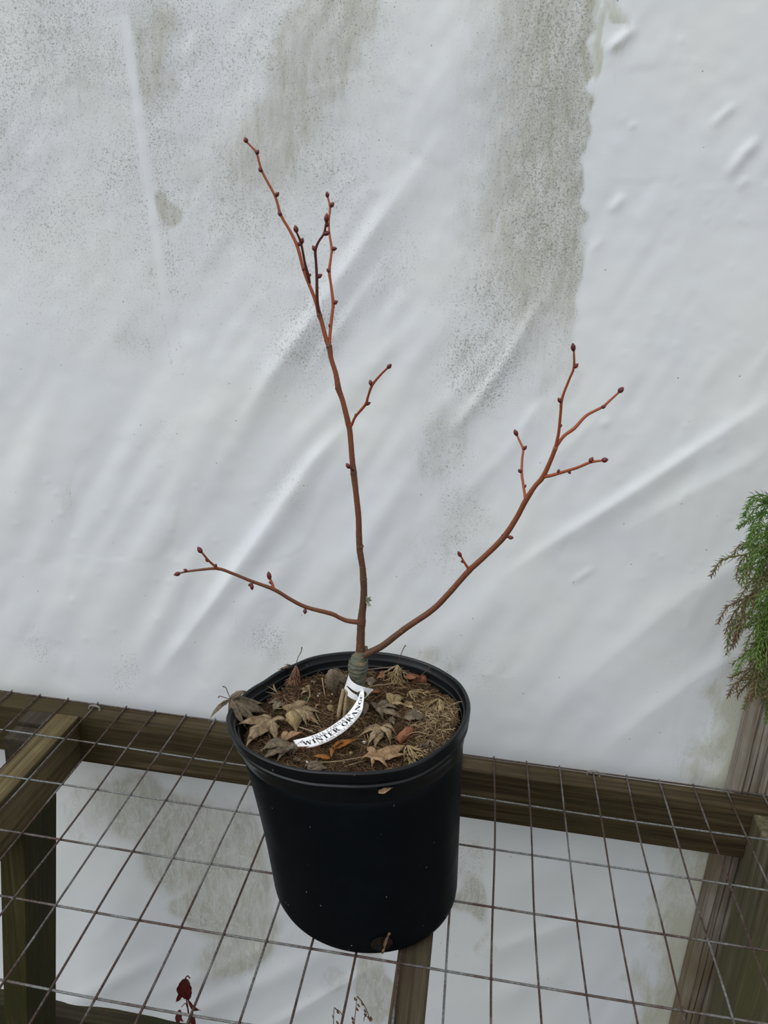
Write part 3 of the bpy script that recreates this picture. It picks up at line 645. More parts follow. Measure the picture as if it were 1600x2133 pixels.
# left branch
lb = branch('branch', [(752, 1298, 12), (745, 1296, 11), (723.5, 1293, 10), (706, 1286, 8.5), (689, 1278, 9.5), (639, 1265, 8.5), (606, 1249, 8), (571, 1228, 8), (525, 1211, 7), (486, 1195, 6.5), (454, 1184.5, 6.5), (419.6, 1186.5, 5.5), (389, 1190.5, 4.6), (374, 1194, 4)], M['bark'], 0, .05, label='long low brown branch reaching out over the rim', age=.75)
for b in ((375, 1194, -7, 2, 12, 8.5), (390, 1190, -5, -3, 8, 6)): bud(lb, *b, off=.05)
s1 = branch('branch', [(456, 1186, 6), (445, 1177, 5), (434, 1167, 4.6), (420, 1150, 4)], M['bark'], .04, .06, age=.0); bud(s1, 420, 1151, -5, -7, 13, 9, .06); bud(s1, 435, 1169, -6, -4, 8, 7, .05); bud(s1, 449, 1181, 1, -5, 6, 5, .04)
s1 = branch('branch', [(570, 1227, 7), (567, 1216, 6), (562, 1205, 5)], M['bark'], .025, .022, age=.1); bud(s1, 562, 1206, -2, -10, 14, 9, .022); bud(s1, 566, 1215, -4, -2, 6, 5, .024)
s1 = branch('branch', [(526, 1210, 7), (524, 1218, 5)], M['bark_dark'], .032, .034, age=.4); bud(s1, 524, 1217, 1, 8, 11, 7.5, .034); bud(s1, 523, 1217, -4, 2, 6, 6, .034)
s1 = branch('branch', [(637, 1263, 6), (636, 1270, 4)], M['bark_dark'], .017, .018, age=.3); bud(s1, 635.5, 1269, 0, 8, 9, 7.5, .018)
# right branch
rb = branch('branch', [(752, 1368, 17), (765, 1361, 15), (797, 1345, 14), (843, 1310, 13), (900, 1271, 12.5), (935, 1236, 12), (977, 1189, 12), (1010, 1158.5, 11.5), (1048.5, 1120, 12), (1076, 1079, 11), (1095, 1043, 11.5), (1114.5, 1013, 10), (1131, 993.5, 10.5), (1147.5, 958, 9), (1158.5, 930, 9.5)], M['bark'], 0, .06, label='long curved reddish brown branch', sides=12)
s1 = branch('branch', [(1158, 931, 8), (1160, 920, 7), (1164, 900, 6.5), (1168, 859, 6), (1169.5, 837, 6.4), (1175, 817.5, 5.4), (1186, 790, 5), (1195.5, 765, 5.2), (1195.6, 730, 4)], M['bark'], .06, .085, label='upright orange twig', age=.02)
for b in ((1195, 731, -1, -9, 15, 9), (1196, 766, 5, -5, 11, 8), (1169, 838, -5, -7, 10, 8), (1166, 890, 3, -4, 7, 5)): bud(s1, *b, off=.075)
s1 = branch('branch', [(1157, 932, 8), (1175, 908, 7), (1197, 891.5, 7.4), (1221.7, 865.5, 6.2), (1254.7, 847.7, 5.6), (1274, 831, 5), (1290, 816.5, 4.4)], M['bark'], .06, .04, label='spreading orange twig', age=.1)
for b in ((1289, 817, 6, -6, 13, 10), (1252, 849, 7, -2, 10, 7)): bud(s1, *b, off=.042)
s1 = branch('branch', [(1131, 993, 9), (1147.5, 990.5, 7), (1175, 982.5, 6.4), (1202.5, 974, 6), (1230, 963, 5.6), (1254.7, 959, 4.6)], M['bark'], .055, .085, label='low orange side twig', age=.1)
for b in ((1254, 959, 8, -1, 12, 10), (1229, 963, 4, -7, 11, 9), (1163, 986, 1, -6, 8, 6), (1184, 981, 4, 5, 7, 6)): bud(s1, *b, off=.072)
s1 = branch('branch', [(1095, 1042, 8), (1093, 1028, 6), (1091, 1015.5, 5.8), (1087, 985, 5.6), (1088, 955, 5), (1089.7, 935.7, 5), (1081.5, 916.5, 4.4), (1077, 906, 4)], M['bark'], .05, .02, label='thin orange twig', age=.0)
for b in ((1077, 907, -3, -7, 12, 8.5), (1090, 937, 5, -6, 10, 7), (1086, 984, -6, -6, 8, 7), (1093, 1016, 2, -5, 7, 4)): bud(s1, *b, off=.035)
s1 = branch('branch', [(979, 1189, 7), (967, 1171, 4.6), (960, 1158, 3.8)], M['bark'], .03, .035, age=.0); bud(s1, 960, 1159, -4, -7, 11, 7.5, .035); bud(s1, 966, 1171, -5, -2, 6, 5, .033)
s1 = branch('branch', [(1051, 1117, 7), (1060, 1119, 4.4)], M['bark_dark'], .045, .047, age=.2); bud(s1, 1059, 1119, 8, 1, 10, 8, .047); bud(s1, 1050, 1118, -3, -4, 6, 6, .05)

# ---------------------------------------------------------------- plant tag with lettering
tg = empty('plant_tag', T(745, 1450, .017)); tag(tg, 'white printed plastic plant tag looped around the sapling stem', 'tag')
class Ribbon:
    def __init__(s, A, B):
        s.A = [Vector(p) for p in catmull([tuple(p) for p in A], 12)]; s.B = [Vector(p) for p in catmull([tuple(p) for p in B], 12)]
        mid = [(a+b)/2 for a, b in zip(s.A, s.B)]; L = [0]
        for a, b in zip(mid[:-1], mid[1:]): L.append(L[-1]+(b-a).length)
        s.len = L[-1]; s.U = [l/L[-1] for l in L]
    def at(s, u, v):
        u = min(1, max(0, u)); i = int(np.searchsorted(s.U, u, 'right'))-1; i = min(max(i, 0), len(s.U)-2)
        f = (u-s.U[i])/(s.U[i+1]-s.U[i]); a = s.A[i].lerp(s.A[i+1], f); b = s.B[i].lerp(s.B[i+1], f); return a.lerp(b, v)
    def nrm(s, u, v):
        du = s.at(min(1, u+.01), v)-s.at(max(0, u-.01), v); dv = s.at(u, 1)-s.at(u, 0); n = du.cross(dv).normalized()
        return n if n.dot(CAM-s.at(u, v)) > 0 else -n
    def geo(s, nu, nv, keep=lambda u, v: True, th=.0004):
        V = []; F = []; used = {}
        for i in range(nu+1):
            for j in range(nv+1): V.append(s.at(i/nu, j/nv))
        for i in range(nu):
            for j in range(nv):
                if keep((i+.5)/nu, (j+.5)/nv): a = i*(nv+1)+j; F.append((a, a+nv+1, a+nv+2, a+1))
        return V, F
band_px = [((752, 1401), (744, 1431), -.016), ((736, 1398), (727, 1430), -.014), ((727, 1405), (717.5, 1435), -.001), ((732, 1417), (721, 1445), .012), ((742, 1425), (731, 1454), .019), ((755, 1430), (744, 1459), .021), ((766, 1433), (757, 1456.5), .019), ((777.5, 1435.4), (777, 1437.5), .015)]
rbn = Ribbon([T(*a, o_) for a, b, o_ in band_px], [T(*b, o_) for a, b, o_ in band_px])
eye = T(754, 1447, .02)
def uv_of(px, py):
    return min(((px-x)**2+(py-y)**2, u, v) for u in np.linspace(.3, .98, 60) for v in np.linspace(0.05, .95, 20) for x, y in [topx(rbn.at(u, v))])[1:]
def topx(P): d = P-CAM; z = d.dot(FW); return CX+FPX*d.dot(RT)/z, CY-FPX*d.dot(UP)/z
def keepf(u, v):
    if u < .3: return True
    x, y = topx(rbn.at(u, v))
    if ((x-754)/10)**2+((y-1446.5)/8)**2 < 1 and y-1446.5 > -7.5: return False
    for k in range(12):
        f = k/11; sx_ = 724.5+f*(746-724.5); sy_ = 1430.5+f*(1445.5-1430.5)+2*math.sin(f*3.14)
        if math.hypot((x-sx_), (y-sy_)) < 1.7+1.5*f: return False
    return True
V, F = rbn.geo(220, 60, keepf)
o = mk('loop', V, F, M['tag'], tg, smooth=True); sm = o.modifiers.new('thick', 'SOLIDIFY'); sm.thickness = .0004
tail_px = [((751, 1438), (758, 1438)), ((748, 1448), (758.5, 1448)), ((743.5, 1459), (757.5, 1461)), ((732.5, 1476), (754, 1482)), ((719, 1491), (741, 1501)), ((701, 1505), (722, 1520)), ((682, 1517.5), (703, 1533.5)), ((663, 1527), (681, 1546)), ((637, 1536), (650, 1556.5)), ((610.5, 1542), (620, 1557))]
P_end = soil_pt(615, 1549, .006); t_end = depth(P_end); t_0 = depth(T(754, 1438, .019))
A = []; B = []; n = len(tail_px)
for k, (a, b) in enumerate(tail_px):
    f = k/(n-1); dz = t_0+(t_end-t_0)*f - .010*math.sin(f*math.pi)
    A.append(CAM+ray(*a)*(dz+.001)); B.append(CAM+ray(*b)*(dz-.003))
# u from the free end (left) to the eye, v from lower edge to upper edge
tl = Ribbon(list(reversed(B)), list(reversed(A)))
V, F = tl.geo(90, 6); to = mk('tail', V, F, M['tag'], tg, smooth=True); sm = to.modifiers.new('thick', 'SOLIDIFY'); sm.thickness = .0004; sm.offset = 0
def glyph(ch, Tk=.21, tn=.075):
    s = .055; q = []
    def R(x0, y0, x1, y1): q.append([(x0, y0), (x1, y0), (x1, y1), (x0, y1)])
    def D(x0, y0, x1, y1, w): q.append([(x0-w/2, y0), (x0+w/2, y0), (x1+w/2, y1), (x1-w/2, y1)])
    def ring(cx, cy, rx, ry, ix, iy, a0, a1, n=18):
        for k in range(n):
            a = math.radians(a0+(a1-a0)*k/n); b = math.radians(a0+(a1-a0)*(k+1)/n)
            q.append([(cx+ix*math.cos(a), cy+iy*math.sin(a)), (cx+rx*math.cos(a), cy+ry*math.sin(a)), (cx+rx*math.cos(b), cy+ry*math.sin(b)), (cx+ix*math.cos(b), cy+iy*math.sin(b))])
    def stem(top=True, bot=True):
        R(.09, 0, .09+Tk, 1)
        if bot: R(0, 0, .18+Tk, s)
        if top: R(0, 1-s, .18+Tk, 1)
    w = .9
    if ch == 'I': stem(); w = .18+Tk
    elif ch == 'T':
        w = .84; R(w/2-Tk/2, 0, w/2+Tk/2, 1); R(w/2-Tk/2-.09, 0, w/2+Tk/2+.09, s); R(0, 1-.08, w, 1); R(0, .74, .05, 1); R(w-.05, .74, w, 1)
    elif ch == 'L': w = .74; stem(True, False); R(0, 0, w, .075); R(w-.06, 0, w, .3)
    elif ch in 'EF':
        w = .76; stem(ch == 'E' or True, True); R(.09, 1-.07, w-.02, 1); R(w-.07, .75, w-.02, 1); R(.2, .47, .55, .54); R(.5, .36, .55, .65)
        if ch == 'E': R(.09, 0, w, .07); R(w-.05, 0, w, .28)
    elif ch == 'A':
        w = .98; D(.16, 0, .45, 1, tn); D(.8, 0, .47, 1, Tk*1.12); R(.27, .3, .7, .37); R(.03, 0, .3, s); R(.6, 0, .98, s)
    elif ch == 'N':
        w = 1.0; R(.13, 0, .13+tn, 1); R(.8, 0, .8+tn, 1); D(.84, 0, .2, 1, Tk*1.15); R(.02, 0, .32, s); R(.02, 1-s, .22, 1); R(.68, 1-s, 1, 1)
    elif ch == 'W':
        w = 1.36; D(.38, 0, .17, 1, Tk); D(.40, 0, .66, 1, tn); D(.95, 0, .70, 1, Tk); D(.97, 0, 1.22, 1, tn); R(.02, 1-s, .36, 1); R(.55, 1-s, .86, 1); R(1.06, 1-s, 1.36, 1)
    elif ch == 'O': w = .96; ring(.48, .5, .48, .52, .48-Tk*1.05, .45, 0, 360, 26)
    elif ch in 'CG':
        w = .9; ring(.47, .5, .47, .52, .47-Tk*1.05, .45, 42, 318, 22); R(.80, .68, .86, 1.0)
        if ch == 'C': R(.80, .02, .85, .2)
        else: R(.66, .03, .66+Tk*.9, .42); R(.56, .38, .95, .43)
    elif ch == 'D': w = .96; stem(); ring(.3, .5, .64, .5, .64-Tk*1.05, .44, -90, 90)
    elif ch in 'RBK':
        stem()
        if ch == 'K': D(.25, .4, .72, 1, tn); D(.78, 0, .38, .6, Tk); R(.6, 0, .95, s); R(.55, 1-s, .9, 1); w = .95
        else:
            ring(.32, .74, .44, .26, .44-Tk*.95, .20, -90, 90, 12); R(.28, .48, .4, .54); w = .92
            if ch == 'R': D(.80, 0, .46, .5, Tk*1.1); R(.72, 0, .96, s)
            else: ring(.34, .26, .48, .26, .48-Tk*.95, .20, -90, 90, 12)
    elif ch == "'": w = .2; q.append([(.07, .68), (.13, .68), (.2, 1), (.0, 1)])
    elif ch == '.': w = .2; R(.04, 0, .18, .14)
    else: w = .42
    return q, w
def text_on(txt, u0, u1, v0, v1, Tk, tn, sp_=.10):
    gl = [glyph(c, Tk, tn) for c in txt]; tot = sum(w for _, w in gl)+sp_*(len(gl)-1); V = []; F = []; x = 0
    for q, w in gl:
        for poly in q:
            i = len(V)
            for (a, b) in poly:
                u = u0+(u1-u0)*(x+a)/tot; v = v0+(v1-v0)*b; V.append(tl.at(u, v)+tl.nrm(u, v)*.00045)
            F.append((i, i+1, i+2, i+3))
        x += w+sp_
    return V, F
V, F = join(text_on("TILIA CORDATA", .185, .655, .69, .93, .15, .06, .13), text_on("'WINTER ORANGE'", .055, .925, .30, .665, .24, .08, .09), text_on("OR. BARK LITTLE LEAF LINDEN", .215, .735, .07, .245, .14, .07, .13))
mk('lettering', V, F, M['ink'], to)['label'] = 'black serif print naming the tree variety'

# ---------------------------------------------------------------- fallen leaves
def strip(A, B, side, w, bulge, fold, serr, V, F, MID, n=10, prof=None, curl=0.0, upv=Vector((0, 0, 1)), wob=0.0):
    """one lobe: lanceolate strip from A to B with a folded midrib; 5 verts across"""
    b0 = len(V); d = B-A; L = d.length; sh = rng.uniform(-1, 1)*wob
    for k in range(n+1):
        t = k/n; c = A.lerp(B, t)+upv*(bulge*math.sin(math.pi*t)+curl*t*t)+side*(sh*L*math.sin(math.pi*t))
        ww = w*L*(prof(t) if prof else 1.0*max(0, math.sin(math.pi*min(1, t*.94+.06)**.80))**.8*(1-.55*t**2.2)*(1 if t < .72 else max(.12, 1-(t-.72)*2.6)))
        if k == n: ww = .0003
        for j in (-1, -.5, 0, .5, 1):
            s = 1+(serr*rng.uniform(-.6, 1) if abs(j) == 1 else 0)
            V.append(c+side*(ww*j*s)+upv*(fold*ww*abs(j)+rng.uniform(-.12, .12)*ww)); MID.append(1.0 if j == 0 else 0.0 if abs(j) == .5 else .35)
    for k in range(n):
        for j in range(4): i = b0+k*5+j; F.append((i, i+1, i+6, i+5))
def petiole(parent, P, pts):
    C = catmull([tuple(p) for p in [P]+pts], 5); n = len(C); V, F = tube_geo(C, [.00045+.00035*(k/(n-1))**4 for k in range(n)], 6); mk('petiole', V, F, M['stalk'], parent)
def leaf(name, label, mat, c, tips, w=.2, dz=.004, fold=-.45, bulge=.004, upright=False, serr=.32, stalk=None, n=10, wob=.05, group=None):
    """c: centre px (+ lift), tips: px (+ lift).  Flat ones lie on the soil, upright ones hang in a vertical plane."""
    C = soil_pt(c[0], c[1], dz+(c[2] if len(c) > 2 else 0))
    if upright: C = upright if isinstance(upright, Vector) else C
    V = []; F = []; MID = []
    for tp in tips:
        lift = tp[2] if len(tp) > 2 else 0.0
        if upright:
            Pq = on_plane(tp[0], tp[1], C+HN*lift, HN); upv = (CAM-C).normalized()
        else:
            Pq = soil_pt(tp[0], tp[1], .002+lift); upv = Vector((0, 0, 1))
        side = (Pq-C).cross(upv).normalized()
        strip(C, Pq, side, w*rng.uniform(.85, 1.15), bulge*rng.uniform(.4, 1.4), fold*rng.uniform(.5, 1.5), serr, V, F, MID, n, wob=wob, upv=upv)
    o = mk(name, V, F, mat, None, C, True, {'mid': MID}); sm = o.modifiers.new('thick', 'SOLIDIFY'); sm.thickness = .0003
    tag(o, label, 'leaf', group)
    if stalk:
        P = [on_plane(q[0], q[1], C+HN*(q[2] if len(q) > 2 else 0), HN) for q in stalk]; petiole(o, C, P)
    return o
ctr = lambda x, y, z: onp(x, y, 2, z)
# big leaf draped over the left rim
Cr = ctr(480, 1456, .2475)
V = []; F = []; MID = []
for (x, y, z, w) in ((561, 1487, .2185, .17), (540, 1508, .218, .16), (520, 1440, .247, .15), (516, 1520, .218, .12), (500, 1528, .214, .10), (487, 1530, .212, .07), (433, 1504, .235, .08), (447, 1478, .243, .05), (550, 1466, .224, .15)):
    Pq = ctr(x, y, z); up_ = (Vector((0, 0, 1))+HN*.5).normalized(); strip(Cr, Pq, (Pq-Cr).cross(up_).normalized(), w, .005, -.35, .15, V, F, MID, 12, upv=up_, wob=.05)
o = mk('maple_leaf', V, F, M['leaf_grey'], None, Cr, True, {'mid': MID}); o.modifiers.new('thick', 'SOLIDIFY').thickness = .0003
tag(o, 'large withered maple leaf draped over the dented pot rim', 'leaf')
petiole(o, Cr, [on_plane(q[0], q[1], Cr, HN) for q in ((474, 1441), (470, 1432), (464, 1430))])
petiole(o, Cr, [on_plane(q[0], q[1], Cr, HN) for q in ((468, 1453), (458, 1450), (455, 1453))])
leaf('maple_leaf', 'tan maple leaf with star lobes just below the leaf draped over the rim', M['leaf_tan'], (566, 1497, .008), [(490, 1512, .004), (512, 1556), (577, 1546), (606, 1508), (543, 1490)], .19, bulge=.006, stalk=[(566, 1492), (563, 1488)])
leaf('maple_leaf', 'broad grey brown maple leaf curled by the front rim', M['leaf_grey'], (610, 1550, .006), [(540, 1567, .002), (545, 1585), (575, 1590), (604, 1578)], .24, bulge=.01)
leaf('maple_leaf', 'tan maple leaf beside the green fertiliser grain', M['leaf_tan'], (612, 1474, .009), [(672, 1487), (668, 1513), (640, 1515), (615, 1528), (596, 1500), (650, 1470), (630, 1462)], .21, bulge=.006)
leaf('maple_leaf', 'pale tan maple lobe folded down in the middle of the leaf litter', M['leaf_olive'], (604, 1480, .012), [(624, 1506, .004), (618, 1530), (590, 1488)], .26, bulge=.009)
leaf('maple_leaf', 'small dull leaf scrap tucked under the reddish shredded leaf', M['leaf_grey'], (580, 1462, .004), [(556, 1470), (567, 1486), (598, 1480), (575, 1452)], .3)
leaf('maple_leaf', 'short pale leaf shard at the blank end of the plant tag', M['leaf_warm'], (588, 1540, .008), [(635, 1527, .006), (598, 1552), (600, 1525, .006)], .2, bulge=.004)
leaf('maple_leaf', 'grey leaf shard under the blank end of the plant tag', M['leaf_grey'], (612, 1546, .003), [(598, 1570), (610, 1575), (590, 1560)], .28)
leaf('maple_leaf', 'olive leaf shard behind the broad curled leaf', M['leaf_olive'], (590, 1552, .004), [(550, 1549), (560, 1558)], .2)
U = ctr(693, 1396, .235)
leaf('maple_leaf', 'dark grey leaf standing behind the rootstock', M['leaf_grey'], (695, 1395), [(700, 1452), (716, 1448), (725, 1432), (684, 1440), (712, 1418)], .22, upright=T(694, 1394, -.02))
leaf('maple_leaf', 'small brown leaf at the foot of the rootstock', M['leaf_grey'], (762, 1462, .008), [(757, 1494), (770, 1480), (750, 1480)], .22)
leaf('maple_leaf', 'fan shaped tan maple leaf in front of the rootstock', M['leaf_tan'], (795, 1512, .010), [(742, 1540, .001), (765, 1556), (780, 1562), (815, 1558), (828, 1538), (750, 1524, .003)], .17, bulge=.007, stalk=[(802, 1504, .0), (815, 1494, -.002), (828, 1488, -.004)])
leaf('maple_leaf', 'large warm tan maple leaf by the front rim', M['leaf_warm'], (776, 1576, .008), [(848, 1553, .005), (850, 1572, .003), (748, 1588), (774, 1604), (812, 1604), (768, 1558)], .17, bulge=.006)
leaf('maple_leaf', 'grey crumpled maple leaf right of the rootstock', M['leaf_grey'], (785, 1474, .008), [(842, 1500), (815, 1458, .006), (835, 1482), (768, 1468), (800, 1506)], .19, bulge=.008)
leaf('maple_leaf', 'olive tan leaf above the grey crumpled leaf', M['leaf_olive'], (815, 1462, .010), [(845, 1470, .006), (812, 1444, .006), (800, 1478), (832, 1448)], .22, bulge=.006)
leaf('maple_leaf', 'small grey star leaf in the right side of the soil', M['leaf_grey'], (866, 1496, .007), [(842, 1488), (852, 1508), (881, 1486), (862, 1474), (876, 1503)], .24, stalk=[(856, 1500, .002), (850, 1513, .012)])
leaf('round_leaf', 'round rust brown leaf standing near the back rim', M['leaf_rust'], (873, 1410), [(857, 1430), (866, 1438), (880, 1436), (891, 1427), (888, 1418), (860, 1419)], .42, upright=onp(874, 1409, 2, .228), serr=.05, bulge=.003, stalk=[(885, 1400), (897, 1388)])
leaf('round_leaf', 'dark rust leaf lying behind the round leaf', M['leaf_rust'], (868, 1411, .008), [(846, 1406), (850, 1414)], .35, serr=.05)
leaf('curled_leaf', 'orange brown leaf behind the shredded upright leaf', M['leaf_rust'], (800, 1404, .004), [(785, 1416), (798, 1420), (790, 1402)], .3)
leaf('curled_leaf', 'rust coloured leaf flake right of the tag loop', M['leaf_rust'], (790, 1440, .005), [(772, 1446), (776, 1438), (788, 1452)], .25)
def roll(name, label, mat, a, b, r, turns=1.4, lift=.006):
    A = soil_pt(a[0], a[1], lift); B = soil_pt(b[0], b[1], lift); d = (B-A).normalized(); u = Vector((0, 0, 1)); s = d.cross(u).normalized(); u = s.cross(d)
    n, m = 26, 10; V = []; F = []
    for i in range(m+1):
        t = i/m
        for k in range(n+1):
            th_ = turns*2*math.pi*k/n; rr = r*(.75+.45*k/n)*(1-.35*abs(2*t-1)**3)*(1+.05*rng.uniform(-1, 1)); V.append(A.lerp(B, t)+s*(rr*math.cos(th_))+u*(rr*math.sin(th_)))
    for i in range(m):
        for k in range(n): q = i*(n+1)+k; F.append((q, q+1, q+n+2, q+n+1))
    o = mk(name, V, F, mat, None, A, True, {'mid': [0.]*len(V)}); o.modifiers.new('thick', 'SOLIDIFY').thickness = .0003
    tag(o, label, 'leaf'); return o
roll('rolled_leaf', 'tightly rolled rust brown leaf like a cigar', M['leaf_rust'], (828, 1546), (857, 1518), .0048)
roll('rolled_leaf', 'long red brown curled leaf under the plant tag', M['leaf_rust'], (612, 1556), (668, 1553), .0036, 1.1, .003)
leaf('curled_leaf', 'bright orange curled leaf below the plant tag', M['leaf_orange'], (692, 1558, .004), [(748, 1540, .008), (722, 1556, .004), (690, 1582, .002), (700, 1566, .004)], .17, bulge=.007, serr=.05)
leaf('curled_leaf', 'small orange leaf sliver beneath the bright orange leaf', M['leaf_orange'], (688, 1578, .004), [(648, 1576, .001), (670, 1583)], .2, bulge=.003, serr=.05)
leaf('maple_leaf', 'dusty brown leaf lying against the front rim', M['leaf_grey'], (640, 1594, .004), [(686, 1602), (676, 1592), (660, 1606), (632, 1604)], .3, serr=.1)
# shredded (finely dissected) leaves: many narrow drooping strands
def shredded(label, mat, C, tips, stalk=None, w=.05, n_sub=5, plane=True, bulge=.006, spread=.4):
    V = []; F = []; MID = []; upv = (CAM-C).normalized()
    for tp in tips:
        P = on_plane(tp[0], tp[1], C+HN*(tp[2] if len(tp) > 2 else 0), HN) if plane else soil_pt(tp[0], tp[1], .003+(tp[2] if len(tp) > 2 else 0))
        side = (P-C).cross(upv).normalized(); strip(C, P, side, w*.62, bulge*rng.uniform(-.6, 1.4), -.4, .3, V, F, MID, 12, upv=upv, wob=.14)
        for k in range(n_sub+2 if n_sub else 0):
            t = rng.uniform(.3, .85); A = C.lerp(P, t)+upv*(bulge*math.sin(math.pi*t)); s_ = 1 if k % 2 else -1
            Q = A+(P-C)*rng.uniform(.16, .30)+side*(s_*(P-C).length*rng.uniform(.05, .16)*spread/.4)+upv*rng.uniform(-.003, .004)
            strip(A, Q, (Q-A).cross(upv).normalized(), .075, .001, -.3, .2, V, F, MID, 5, upv=upv, wob=.1)
    o = mk('shredded_leaf', V, F, mat, None, C, True, {'mid': MID}); o.modifiers.new('thick', 'SOLIDIFY').thickness = .0003
    tag(o, label, 'leaf')
    if stalk: petiole(o, C, [on_plane(q[0], q[1], C, HN) for q in stalk])
    return o
C1 = onp(617, 1386, 2, .2455); C1 = T(617, 1386, .0) if C1 is None else C1
shredded('reddish shredded leaf hanging upright at the dented rim', M['leaf_red'], C1, [(598, 1448, .012), (605, 1454, .014), (612, 1452, .012), (619, 1448, .010), (622, 1436, .006), (590, 1440, .01), (608, 1440, .012), (614, 1440, .01), (602, 1430, .008), (595, 1452, .01), (601, 1456, .012), (616, 1456, .012), (610, 1446, .008)], [(620, 1372), (627, 1358), (629, 1348)], .055, 4)
shredded('tangled reddish threads of a leaf below the hanging shredded leaf', M['leaf_red'], soil_pt(590, 1452, .008), [(575, 1436, .006), (584, 1466), (600, 1474), (622, 1462, .002), (612, 1470), (566, 1448, .004), (574, 1458)], None, .03, 2, False, .01)
shredded('pale thready leaf tips sticking out beside the inner rim', M['leaf_olive'], soil_pt(580, 1446, .006), [(574, 1408, .012), (553, 1428, .01), (560, 1452), (548, 1440, .006)], None, .045, 0, False)
leaf('maple_leaf', 'thin leaf sliver lying on the back of the dented rim', M['leaf_grey'], (618, 1384), [(578, 1395), (592, 1384)], .10, upright=onp(606, 1386, 2, .244))
C2 = onp(829, 1385, 2, .238)
shredded('straw coloured shredded leaf hanging below the back rim', M['leaf_olive'], C2, [(800, 1430, .008), (812, 1440, .012), (826, 1446, .014), (838, 1446, .012), (846, 1436, .008), (852, 1420, .004), (788, 1412, .002), (843, 1400, 0), (820, 1430, .01), (833, 1432, .01)], [(833, 1370), (840, 1352), (845, 1344)], .055, 6, spread=.55)
shredded('straw coloured shredded leaf spread below the round leaf', M['leaf_olive'], soil_pt(852, 1440, .010), [(875, 1468), (888, 1456), (900, 1444, .004), (866, 1462), (894, 1440, .005), (846, 1456), (880, 1446)], None, .06, 2, False)
shredded('bleached shredded leaf sunk in the fibrous mound', M['leaf_olive'], soil_pt(915, 1455, .009), [(872, 1474), (880, 1486), (896, 1492), (908, 1494), (922, 1486), (886, 1470), (930, 1475), (900, 1480)], None, .045, 5, False)
shredded('straw shredded leaf beside the large warm tan leaf', M['leaf_olive'], soil_pt(848, 1552, .012), [(892, 1578), (884, 1586), (872, 1592), (858, 1594), (846, 1588), (896, 1568), (866, 1580)], None, .05, 6, False)
shredded('grey shredded leaf at the right front of the soil', M['leaf_grey'], soil_pt(895, 1540, .008), [(880, 1566), (895, 1574), (906, 1566), (916, 1556), (868, 1556), (886, 1560)], None, .06, 5, False)
# loose straws
def straw(label, pts, r=.0006, mat='root'):
    P = [soil_pt(x, y, dz) for x, y, dz in pts]; C = catmull([tuple(p) for p in P], 6); V, F = tube_geo(C, [r]*len(C), 6)
    o = mk('dry_straw', V, F, M[mat], None, P[0]); tag(o, label, 'straw')
straw('pale dry straw lying behind the rootstock', [(765, 1395, .006), (800, 1391, .010), (822, 1389, .012)])
straw('dry straw pointing right from the tag loop', [(766, 1432, .012), (782, 1428, .012), (797, 1425, .012)])
straw('thin leaf stalk crossing the litter right of the tag', [(765, 1468, .008), (785, 1452, .012), (806, 1440, .014)], .0006, 'stalk')
straw('upright dry straw in the soil left of the rootstock', [(678, 1455, .001), (674, 1432, .004), (671, 1412, .006)], .0007)
straw('looped yellow straw beside the reddish shredded leaf', [(648, 1450, .002), (640, 1435, .012), (638, 1430, .016), (643, 1431, .016), (646, 1445, .01), (640, 1462, .003)], .0007)
straw('fine dry straw below the orange leaf', [(660, 1588, .004), (700, 1586, .008), (760, 1576, .008)], .0005)
straw('short straw left of the plant tag', [(622, 1514, .006), (640, 1520, .008), (655, 1526, .006)], .0007)
crumb_at = ['beside the upright straw left of the rootstock', 'under the looped yellow straw', 'left of the two pale roots', 'left of the dark leaf standing behind the rootstock', 'right of the tag loop below the pale straw', 'above the fan shaped tan leaf', 'between the fan shaped leaf and the grey crumpled leaf', 'just below the lettering end of the tag by the eye', 'right of the bright orange curled leaf', 'right of the leaf beside the green grain',
    'under the star lobed tan leaf near the left rim', 'above the star lobed tan leaf', 'between the broad curled leaf and the front rim', 'near the dusty leaf lying against the front rim', 'beside the straw leaf spread below the round leaf', 'at the stalk of the fan shaped leaf', 'above the print of the plant tag', 'below the green fertiliser grain']
stalk_at = ['across the leaf beside the green grain', 'from the bright orange curled leaf to the tag', 'left of the fan shaped tan leaf', 'over the grey crumpled leaf', 'across the reddish leaf threads', 'over the star lobed tan leaf', 'along the front rim left of the large warm leaf', 'right of the tightly rolled leaf', 'below the shredded leaf at the back rim', 'along the back edge left of the rootstock']
crumb_c = ['grey brown', 'tan', 'straw coloured', 'rust coloured', 'grey brown', 'warm tan']
crumb_m = ['leaf_grey', 'leaf_tan', 'leaf_olive', 'leaf_rust', 'leaf_grey', 'leaf_warm']
for k, (x, y) in enumerate(((655, 1420), (640, 1440), (690, 1480), (700, 1430), (770, 1420), (790, 1490), (815, 1505), (745, 1520), (735, 1570), (650, 1500), (530, 1540), (545, 1510), (620, 1585), (720, 1590), (850, 1470), (770, 1500), (670, 1530), (655, 1475))):
    a = rng.uniform(0, 6.28); r = rng.uniform(9, 17)
    leaf('leaf_fragment', 'small %s leaf fragment %s' % (crumb_c[k % 6], crumb_at[k]), M[crumb_m[k % 6]], (x, y, .002), [(x+r*math.cos(a+q), y+.7*r*math.sin(a+q), rng.uniform(-.001, .004)) for q in (0, .9, 2.6)][:rng.choice((1, 2, 3))], .3, dz=.003, group='leaf fragments on the soil')
